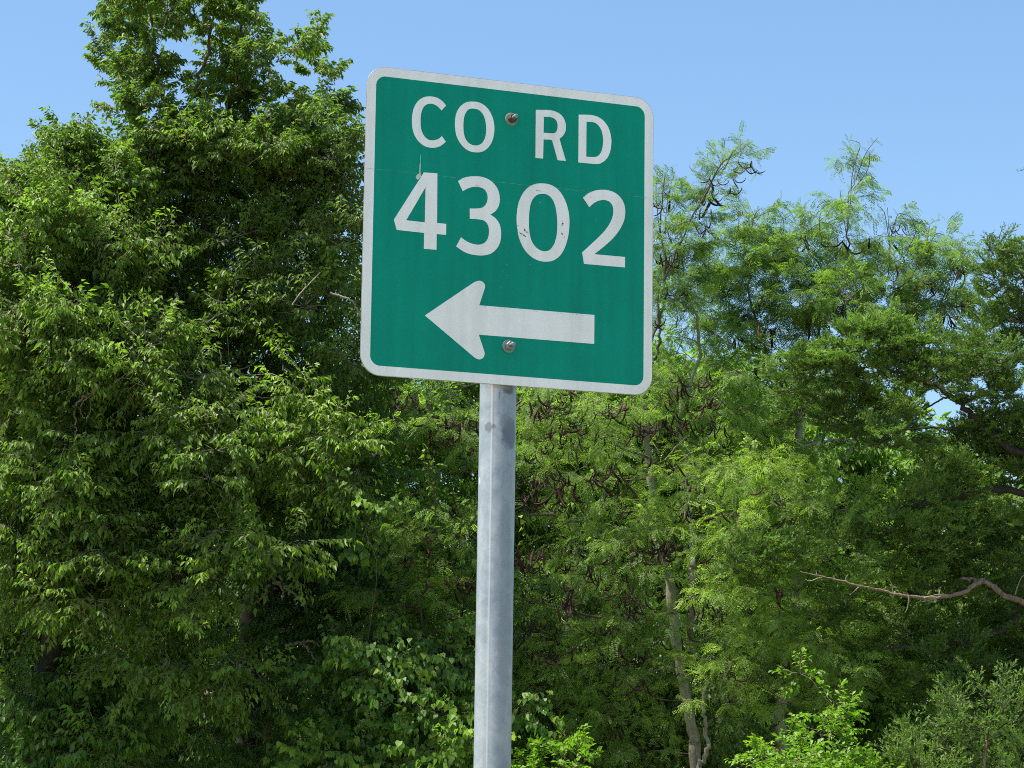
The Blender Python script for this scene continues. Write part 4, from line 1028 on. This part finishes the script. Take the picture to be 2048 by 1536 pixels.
for it in [(1500, 440, 34, 22), (1480, 490, 34, 30), (1530, 470, 26, 26), (1500, 550, 46, 44), (1550, 520, 36, 40), (1440, 560, 30, 40), (1450, 630, 44, 44), (1520, 630, 46, 44), (1600, 470, 30, 26), (1640, 440, 26, 18), (1620, 530, 30, 36), (1680, 460, 22, 34),
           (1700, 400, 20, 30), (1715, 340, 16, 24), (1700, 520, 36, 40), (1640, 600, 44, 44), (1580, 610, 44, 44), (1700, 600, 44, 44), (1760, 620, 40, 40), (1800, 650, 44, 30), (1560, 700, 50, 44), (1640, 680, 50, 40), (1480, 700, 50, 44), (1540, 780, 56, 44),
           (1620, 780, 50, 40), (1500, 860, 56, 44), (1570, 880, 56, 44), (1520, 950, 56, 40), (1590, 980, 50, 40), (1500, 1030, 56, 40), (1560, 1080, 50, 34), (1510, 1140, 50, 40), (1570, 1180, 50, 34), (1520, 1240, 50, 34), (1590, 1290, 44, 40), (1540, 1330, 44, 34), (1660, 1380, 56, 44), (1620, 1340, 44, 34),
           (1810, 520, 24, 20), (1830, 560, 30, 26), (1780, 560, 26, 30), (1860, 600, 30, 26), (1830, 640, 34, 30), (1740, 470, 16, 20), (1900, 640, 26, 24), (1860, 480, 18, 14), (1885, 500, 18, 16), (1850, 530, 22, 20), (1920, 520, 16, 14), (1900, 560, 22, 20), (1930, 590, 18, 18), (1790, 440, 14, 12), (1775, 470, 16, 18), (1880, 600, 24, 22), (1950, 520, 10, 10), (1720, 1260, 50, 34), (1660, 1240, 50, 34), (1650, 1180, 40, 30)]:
    blobs(L2, [(*it, .12 if it[1] < 760 else .7)], 23.0, 34 if it[1] > 620 else 52, droop=.15, up=.3, size=1.05, scale=.58, pods=3 if 560 < it[1] < 1400 else (1 if it[1] > 420 else 0), thick=.6)  # lower clumps tinted paler, making up in leaf colour for missing light
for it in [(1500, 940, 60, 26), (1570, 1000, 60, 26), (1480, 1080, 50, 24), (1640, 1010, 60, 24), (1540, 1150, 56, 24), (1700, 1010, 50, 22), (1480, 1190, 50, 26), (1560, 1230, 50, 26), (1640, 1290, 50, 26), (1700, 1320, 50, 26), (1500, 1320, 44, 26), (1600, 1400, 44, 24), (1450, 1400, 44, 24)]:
    blobs(L2, [(*it, .9, -2.2)], 22.6, 30, droop=.15, up=.25, scale=.8, pods=1)  # front clumps carry the same paler tint to brighten the shaded middle
for it in [(1100, 1400, 50, 26), (1200, 1330, 50, 26), (1250, 1440, 50, 26), (1080, 1300, 44, 26), (1180, 1480, 50, 26), (960, 1180, 20, 26), (1240, 1230, 44, 24), (1330, 1250, 26, 18), (1290, 1500, 34, 24)]:
    blobs(L1, [(*it, .5, -1.2)], 22.4, 30, droop=.15, up=.2, pods=2)
L2.pods += [Wn(u, v, 22.7) for u, v in ((1425, 385), (1430, 400), (1420, 380), (1412, 395), (1690, 480), (1695, 590), (1690, 600), (1890, 620), (1830, 560), (1880, 700), (1865, 690))]
for s_ in ([(1330, 470), (1335, 400), (1350, 342)], [(1320, 480), (1312, 380), (1318, 330)], [(1390, 430), (1425, 345), (1470, 310), (1505, 283)], [(1400, 400), (1450, 330), (1500, 330), (1512, 350)], [(1440, 350), (1480, 290), (1508, 300)],
           [(1470, 490), (1478, 440), (1470, 412)], [(1500, 470), (1510, 430), (1525, 415)], [(1560, 500), (1568, 450), (1555, 420)], [(1600, 480), (1610, 440), (1600, 420)], [(1640, 470), (1640, 430), (1655, 418)],
           [(1700, 420), (1706, 340), (1720, 290), (1700, 280)], [(1712, 360), (1730, 310), (1755, 275)], [(1706, 380), (1735, 340), (1740, 300)], [(1695, 480), (1685, 420), (1680, 380)], [(1775, 560), (1780, 500), (1775, 415)], [(1780, 500), (1770, 430), (1755, 410)],
           [(1780, 480), (1795, 430), (1810, 430)], [(1820, 560), (1850, 500), (1860, 450), (1880, 440)], [(1850, 520), (1870, 470), (1890, 470)], [(1870, 640), (1905, 540), (1925, 480), (1950, 470)], [(1890, 600), (1930, 510), (1955, 500)],
           [(1800, 520), (1830, 470), (1825, 440)], [(1900, 670), (1940, 600), (1965, 550)], [(1880, 690), (1930, 660), (1960, 610), (1975, 570)], [(1905, 590), (1915, 550), (1940, 530)]):
    L2.shoot(path(s_, 22.9), every=.03, young=.1, r0=.0042, up=.05, size=.6)

# ------------------------------------------------------------------ eastern red cedars (junipers) at the right
J = Tree('juniper_tree', 'large dark juniper at the right edge with a long bare reddish branch', 'tree', 'juniper', on_ground(2150, 1720, 20.4), M_RED, 'junipers', M_DARK)
J.limb([J.base] + path([(2140, 1536), (2130, 1240), (2110, 1000), (2080, 800), (2060, 650), (2050, 560)], 20.4), .16, .03, 'trunk', sides=12)
J.limb(path([(2135, 1260, .1), (2048, 1205, -.2), (2010, 1192, -.3), (1985, 1172, -.3), (1965, 1163, -.3), (1945, 1172, -.4), (1930, 1184, -.4), (1890, 1193, -.5), (1850, 1196, -.6), (1800, 1190, -.7), (1760, 1180, -.7), (1720, 1172, -.8), (1680, 1161, -.8), (1640, 1152, -.8), (1600, 1143, -.8)], 20.2),
       .025, .0030, mat=M_RED, sides=9, jit=.0018, label='long bare reddish branch sweeping left', connect=False)
J.limb(path([(1965, 1163, -.3), (1945, 1158, -.3), (1920, 1158, -.3)], 20.2), .02, .008, mat=M_RED, connect=False)
for s_ in ([(1634, 1150), (1632, 1140)], [(1668, 1160), (1668, 1150)], [(1693, 1165), (1692, 1155), (1697, 1148)], [(1785, 1187), (1784, 1170), (1775, 1155)], [(1818, 1193), (1815, 1215), (1810, 1225)], [(1848, 1196), (1870, 1190), (1888, 1188)],
           [(1880, 1193), (1860, 1200), (1845, 1203)], [(1640, 1155), (1620, 1162), (1610, 1158)], [(1720, 1172), (1700, 1190)], [(2030, 1190), (2040, 1160), (2048, 1150)]):
    J.limb(path(s_, 19.45 if s_[0][0] < 2000 else 20.0), .0045, .002, mat=M_TWIG, sides=5, connect=False, jit=.003)
J.limb(path([(2080, 930, .1), (2020, 900), (1985, 870), (1950, 835), (1920, 805), (1880, 775), (1850, 762), (1800, 750), (1760, 745), (1700, 762), (1650, 770)], 20.3), .035, .008, mat=M_DARK)
J.limb(path([(1920, 860), (1860, 855), (1800, 862), (1720, 862)], 20.5), .008, .012, mat=M_DARK)
J.limb(path([(1850, 820), (1880, 800), (1900, 792)], 20.3), .006, .010, mat=M_DARK, connect=False)
J.limb(path([(2100, 1000), (1980, 980), (1850, 1010), (1700, 1040), (1560, 1080)], 20.4), .03, .008, mat=M_DARK)
J.limb(path([(2110, 1100), (2000, 1260), (1850, 1290), (1760, 1300)], 20.5), .03, .008, mat=M_DARK)
J.limb(path([(1945, 820), (1942, 795), (1944, 780)], 20.6), .006, .005, mat=M_RED, connect=False)
blobs(J, [(1995, 500, 18, 20, .1), (1985, 530, 30, 24, .1), (2020, 560, 34, 30, .15), (2050, 540, 30, 30, .1), (1975, 600, 24, 20, .1), (2000, 640, 44, 34, .2), (1965, 680, 34, 34, .2), (2040, 640, 40, 40, .2), (1945, 720, 34, 30, .25), (1990, 720, 44, 34, .1), (2040, 720, 40, 40, .05),
          (1935, 700, 20, 20, .1), (1960, 780, 44, 30, .25), (2020, 800, 44, 40, .1), (1990, 860, 50, 34, .2), (2050, 880, 50, 44, .1), (1950, 900, 44, 34, .2)], 20.4, 74, size=.78, scale=.75)
blobs(J, [(1720, 690, 44, 30, .55, -.5), (1760, 670, 36, 24, .6, -.5), (1790, 695, 40, 28, .55, -.5), (1830, 690, 28, 24, .45, -.4), (1680, 730, 44, 30, .5, -.4), (1640, 750, 44, 26, .5, -.4), (1600, 740, 40, 22, .5, -.4), (1570, 780, 36, 26, .4), (1740, 740, 50, 26, .3), (1800, 740, 44, 26, .3),
          (1850, 745, 34, 24, .35), (1640, 800, 44, 30, .2), (1600, 830, 40, 26, .3), (1690, 800, 44, 30, .1), (1680, 850, 40, 26, .1), (1730, 820, 34, 22, .2), (1810, 800, 40, 20, .3), (1790, 840, 40, 34, .35), (1770, 880, 30, 28, .35), (1820, 870, 26, 26, .3), (1720, 870, 34, 20, .1),
          (1900, 730, 34, 30, .35), (1880, 770, 30, 16, .3), (1910, 770, 30, 20, .25)], 20.3, 60, size=1.0, scale=.75)
fill(J, [(1930, 880), (2090, 860), (2090, 1560), (1900, 1560), (1840, 1300), (1820, 1100), (1880, 960)], 54, 20.8, .6, (38, 54), 40, (.0, .5), scale=.95, up=.5)
fill(J, [(1540, 1010), (1900, 990), (1900, 1160), (1640, 1190), (1480, 1180), (1500, 1060)], 54, 20.7, .45, (34, 46), 24, (.7, 1.3), scale=1.0, up=.5)  # pale young tips, tint raised further to offset shade from the layer above
fill(J, [(1620, 1210), (1860, 1220), (1900, 1400), (1760, 1360), (1640, 1300)], 56, 21.2, .4, (40, 56), 34, (.4, 1.0), scale=.9, droop=.2)
blobs(J, [(1560, 1120, 56, 34, .5, -.3), (1520, 1090, 40, 30, .4, -.3), (1500, 1130, 40, 30, .3, -.3), (1880, 960, 44, 34, .35), (1840, 1010, 50, 30, .45, -.4), (1780, 1060, 56, 30, .7, -.4), (1700, 1090, 56, 26, .8, -.4)], 20.5, 34, scale=.95, up=.5)
for s_ in ([(1990, 510), (1998, 480), (2005, 452)], [(1998, 490), (2015, 465)], [(1990, 515), (1975, 490), (1968, 478)], [(1985, 540), (1962, 515), (1955, 508)], [(1985, 560), (1955, 548), (1935, 545)], [(2140, 470), (2070, 350), (2034, 342)],
           [(2000, 600), (1960, 570), (1950, 575)], [(1960, 640), (1945, 625), (1938, 615)]):
    J.shoot(path(s_, 20.3), every=.028, r0=.004, up=.0, size=.5)

J2 = Tree('juniper_sapling', 'young juniper with spiky upright tips at the bottom right corner', 'tree', 'juniper', on_ground(1970, 1700, 19.3), M_RED, 'junipers', M_DARK)
J2.limb([J2.base] + path([(1972, 1536), (1975, 1480)], 19.3), .014, .006, 'trunk')
fill(J2, [(1900, 1450), (1960, 1400), (2020, 1400), (2080, 1480), (2080, 1580), (1800, 1580), (1840, 1480)], 46, 19.4, .4, (20, 34), 34, (.3, .8), scale=1.25, up=1.0, size=.9)
for s_ in ([(1975, 1440), (1965, 1390), (1945, 1345)], [(1980, 1440), (1985, 1390), (1995, 1370)], [(1960, 1460), (1930, 1430), (1910, 1415)], [(1950, 1480), (1920, 1470), (1890, 1460)], [(1990, 1450), (2015, 1410), (2025, 1390)], [(1995, 1460), (2030, 1430), (2045, 1400)],
           [(1900, 1500), (1860, 1490), (1830, 1475)], [(1880, 1530), (1840, 1510), (1815, 1512)], [(1970, 1400), (1960, 1360), (1962, 1340)], [(1850, 1540), (1810, 1500), (1790, 1480)]):
    J2.shoot(path(s_, 19.2), every=.016, r0=.005, up=.15, size=.7, young=.7)

# ------------------------------------------------------------------ vines and shrubs in front
V1 = Tree('grape_vine', 'tangle of broad heart-shaped leaves left of the foot of the post', 'vine', 'vine', on_ground(800, 1700, 20.6), M_BROWN)
V1.limb([V1.base] + path([(800, 1580), (820, 1450), (800, 1350), (760, 1300)], 20.6), .03, .012, 'stem')
fill(V1, [(640, 1330), (740, 1280), (860, 1300), (960, 1330), (960, 1580), (560, 1580), (600, 1500), (700, 1440)], 48, 20.8, .4, (42, 56), 24, (0, .15), droop=.5, up=.05)
blobs(V1, [(730, 1290, 44, 30, .3, -.3), (760, 1340, 50, 34, .2, -.4), (820, 1400, 50, 40, .3, -.4), (900, 1420, 50, 30, .35, -.4), (870, 1500, 50, 30, .4, -.5), (800, 1530, 50, 30, .4, -.5), (930, 1500, 26, 20, .6, -.5), (700, 1510, 30, 28, .4, -.4), (640, 1520, 50, 30, .4, -.5), (930, 1480, 20, 14, 1, -.7),
           (1050, 1410, 30, 24, .15), (740, 1030, 40, 24, .5), (720, 1070, 34, 22, .4)], 20.6, 26, droop=.45, up=.05)
V2 = Tree('greenbrier_vine', 'bright climbing vine with round yellow-green leaves above the tangle', 'vine', 'vine', on_ground(880, 1700, 20.9), M_BROWN)
V2.limb([V2.base] + path([(850, 1400), (840, 1200), (820, 1080), (800, 1010)], 20.9), .012, .006, 'stem', jit=.004)
for s_, yv in (([(800, 1100), (810, 1050), (828, 1030), (845, 1060)], .8), ([(860, 980), (850, 940), (848, 900), (845, 885)], 1), ([(862, 990), (858, 950), (862, 910)], .95), ([(820, 1080), (800, 1020), (790, 1010)], .7), ([(830, 1060), (815, 1010), (800, 980)], .8), ([(700, 1020), (730, 1050), (770, 1090)], .4),
               ([(850, 1040), (870, 1000), (866, 960)], .7), ([(700, 1060), (720, 1070), (760, 1100)], .6), ([(1060, 1080), (1045, 1060), (1040, 1030)], .7)):
    V2.shoot(path(s_, 20.6), every=.05, young=yv, r0=.004, up=-.2, size=.85)
    V2.shoot(path([(a + 6, b_ + 8) for a, b_ in s_], 20.6), every=.07, young=yv * .7, r0=.004, up=-.1, size=.7)

H1 = Tree('oak_sapling', 'vivid yellow-green sapling at the bottom, right of the locust trunk', 'shrub', 'shrub', on_ground(1620, 1700, 18.6), M_BROWN)
H1.limb([H1.base] + path([(1620, 1560), (1640, 1480), (1655, 1430)], 18.6), .008, .004, 'trunk')
blobs(H1, [(1640, 1425, 22, 16, .6), (1665, 1405, 18, 18, .5), (1685, 1425, 20, 16, .4), (1600, 1345, 10, 7, .3), (1640, 1462, 36, 20, .5), (1680, 1465, 30, 20, .4), (1560, 1500, 36, 16, .6), (1530, 1518, 30, 18, .5), (1600, 1520, 44, 24, .5), (1660, 1515, 40, 26, .3),
           (1525, 1550, 40, 22, .5), (1600, 1560, 60, 26, .4), (1690, 1540, 36, 28, .2), (1740, 1560, 50, 20, .4), (1650, 1560, 60, 28, .4)], 18.6, 46, scale=.6, size=.9)
H2 = Tree('ash_seedling', 'small bright green seedling at the bottom edge just right of the post', 'shrub', 'shrub', on_ground(1130, 1700, 20.2), M_BROWN)
H2.limb([H2.base] + path([(1130, 1560), (1135, 1500), (1130, 1460)], 20.2), .012, .005, 'trunk')
blobs(H2, [(1130, 1478, 18, 12, .6), (1155, 1492, 16, 12, .5), (1110, 1510, 22, 14, .4), (1150, 1530, 30, 18, .3), (1060, 1540, 34, 18, .1), (1100, 1560, 50, 22, .2)], 20.2, 40, scale=.55, size=1.15)
H3 = Tree('elm_sapling', 'dim green sapling between the post and the grey locust trunk', 'tree', 'shade', on_ground(1180, 1700, 23.2), M_BROWN, None, M_TWIG)
H3.limb([H3.base] + path([(1180, 1536), (1170, 1450), (1150, 1350), (1130, 1250)], 23.2), .05, .02, 'trunk')
fill(H3, [(1000, 1180), (1300, 1200), (1500, 1260), (1500, 1580), (1000, 1580)], 62, 23.3, .5, (54, 70), 26, (.05, .3), droop=.3)

# ------------------------------------------------------------------ trees standing behind
F1 = Tree('mulberry_tree', 'sunlit pale green tree glowing behind the juniper branches', 'tree', 'far', on_ground(1740, 1680, 27.5), M_BROWN)
F1.limb([F1.base] + path([(1740, 1500), (1730, 1200), (1740, 1050)], 27.5), .1, .03, 'trunk')
fill(F1, [(1600, 960), (1700, 890), (1780, 900), (1850, 920), (1900, 1000), (1900, 1250), (1600, 1250)], 54, 27.5, .8, (50, 66), 30, (.3, .8))
fill(F1, [(1480, 1200), (1900, 1200), (1900, 1540), (1480, 1540)], 90, 27.5, .8, (70, 90), 24, (.2, .6))
F2 = Tree('elm_tree', 'broad elm mostly hidden behind the locusts below the sign', 'tree', 'far', on_ground(1120, 1680, 27.0), M_DARK)
F2.limb([F2.base] + path([(1120, 1500), (1130, 1200), (1150, 950)], 27.0), .12, .04, 'trunk')
F2.limb(path([(690, 1010), (706, 958), (742, 921), (763, 900), (784, 861), (810, 825), (830, 790)], 23.6), .075, .02, mat=M_DARK, label='dark leaning limb', connect=False)
F2.limb(path([(722, 940), (722, 915), (717, 893)], 23.5), .012, .006, mat=M_DARK, connect=False)
F2.limb(path([(755, 912), (775, 912), (790, 915)], 23.5), .008, .004, mat=M_DARK, connect=False)
fill(F2, [(740, 780), (1480, 760), (1500, 1240), (700, 1260), (680, 1000)], 60, 27.0, 1.2, (62, 80), 26, (.3, .9))
F3 = Tree('elm_tree', 'dark elm closing the gaps behind the left crowns', 'tree', 'far', on_ground(380, 1680, 27.0), M_DARK)
F3.limb([F3.base] + path([(380, 1500), (390, 1200), (370, 900), (380, 700)], 27.0), .14, .04, 'trunk')
fill(F3, [(-40, 560), (300, 560), (360, 660), (390, 780), (560, 800), (700, 760), (720, 1200), (-40, 1200)], 80, 27.0, .9, (66, 90), 20, (0, .2), avoid=((430, 740, 70), (470, 730, 60)))
F4 = Tree('elm_tree', 'elm showing through the feathery tips right of the sign', 'tree', 'far', on_ground(1500, 1680, 28.5), M_DARK)
F4.limb([F4.base] + path([(1500, 1500), (1500, 1100), (1480, 900)], 28.5), .12, .04, 'trunk')
fill(F4, [(1320, 820), (1400, 780), (1560, 800), (1680, 880), (1680, 1240), (1320, 1240)], 80, 28.5, .8, (60, 84), 20, (.1, .5))
F5 = Tree('cedar_elm_tree', 'elm behind the juniper at the right edge', 'tree', 'far', on_ground(2050, 1680, 27.0), M_DARK)
F5.limb([F5.base] + path([(2050, 1500), (2050, 1100), (2040, 900)], 27.0), .12, .04, 'trunk')
fill(F5, [(1920, 960), (2100, 820), (2140, 1560), (1880, 1560)], 80, 27.0, .8, (66, 84), 20, (0, .2))

# ------------------------------------------------------------------ uncountable growth: far wood and undergrowth
def mass(name, label, mat, units, cells, leafs, cat):
    P = np.concatenate([c + nrm(rng.normal(0, 1, (leafs, 3))) * r * (rng.uniform(.3, 1, (leafs, 1)) ** .5) for c, r in cells])
    P = P[P[:, 2] > .02]
    A_ = nrm(rng.normal(0, 1, P.shape) + np.array([0, 0, -.5])); N_ = nrm(rng.normal(0, .7, P.shape) + np.array([0, 0, 1]))
    Vv, Ff = place_units(units[0], units[1], P, A_, N_, rng.uniform(.7, 1.3, len(P)))
    o = link(name, mesh_np(name, Vv, Ff, np.zeros(len(Vv))), mat, None, 'stuff')
    tag(o, label, cat)


cells = []
for x in np.arange(-16, 17, 1.7):
    for y, h in ((33, 3.0), (34.5, 4.6), (36, 6.0)):
        cells.append((np.array([x + rng.normal(0, .4), y + rng.normal(0, .4), h * rng.uniform(.85, 1.05) - 1.2]), np.array([1.5, 1.2, 1.4])))
        cells.append((np.array([x + rng.normal(0, .4), y + rng.normal(0, .4), h * .5 - .4]), np.array([1.5, 1.2, 1.6])))
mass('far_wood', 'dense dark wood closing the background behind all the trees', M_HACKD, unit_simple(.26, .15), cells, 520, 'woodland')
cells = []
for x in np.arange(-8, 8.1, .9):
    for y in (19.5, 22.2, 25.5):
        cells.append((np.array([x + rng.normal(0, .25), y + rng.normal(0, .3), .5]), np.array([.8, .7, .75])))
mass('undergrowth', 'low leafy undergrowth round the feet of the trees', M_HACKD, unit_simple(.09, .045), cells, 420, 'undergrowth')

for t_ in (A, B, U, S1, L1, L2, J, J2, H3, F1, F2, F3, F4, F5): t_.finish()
V1.finish(290); V2.finish(290); H1.finish(290); H2.finish(200)
print('TRIS', sum(len(o.data.polygons) * (1 if len(o.data.polygons) and o.data.polygons[0].loop_total == 3 else 2) for o in bpy.data.objects if o.type == 'MESH'), 'OBJ', len(bpy.data.objects))
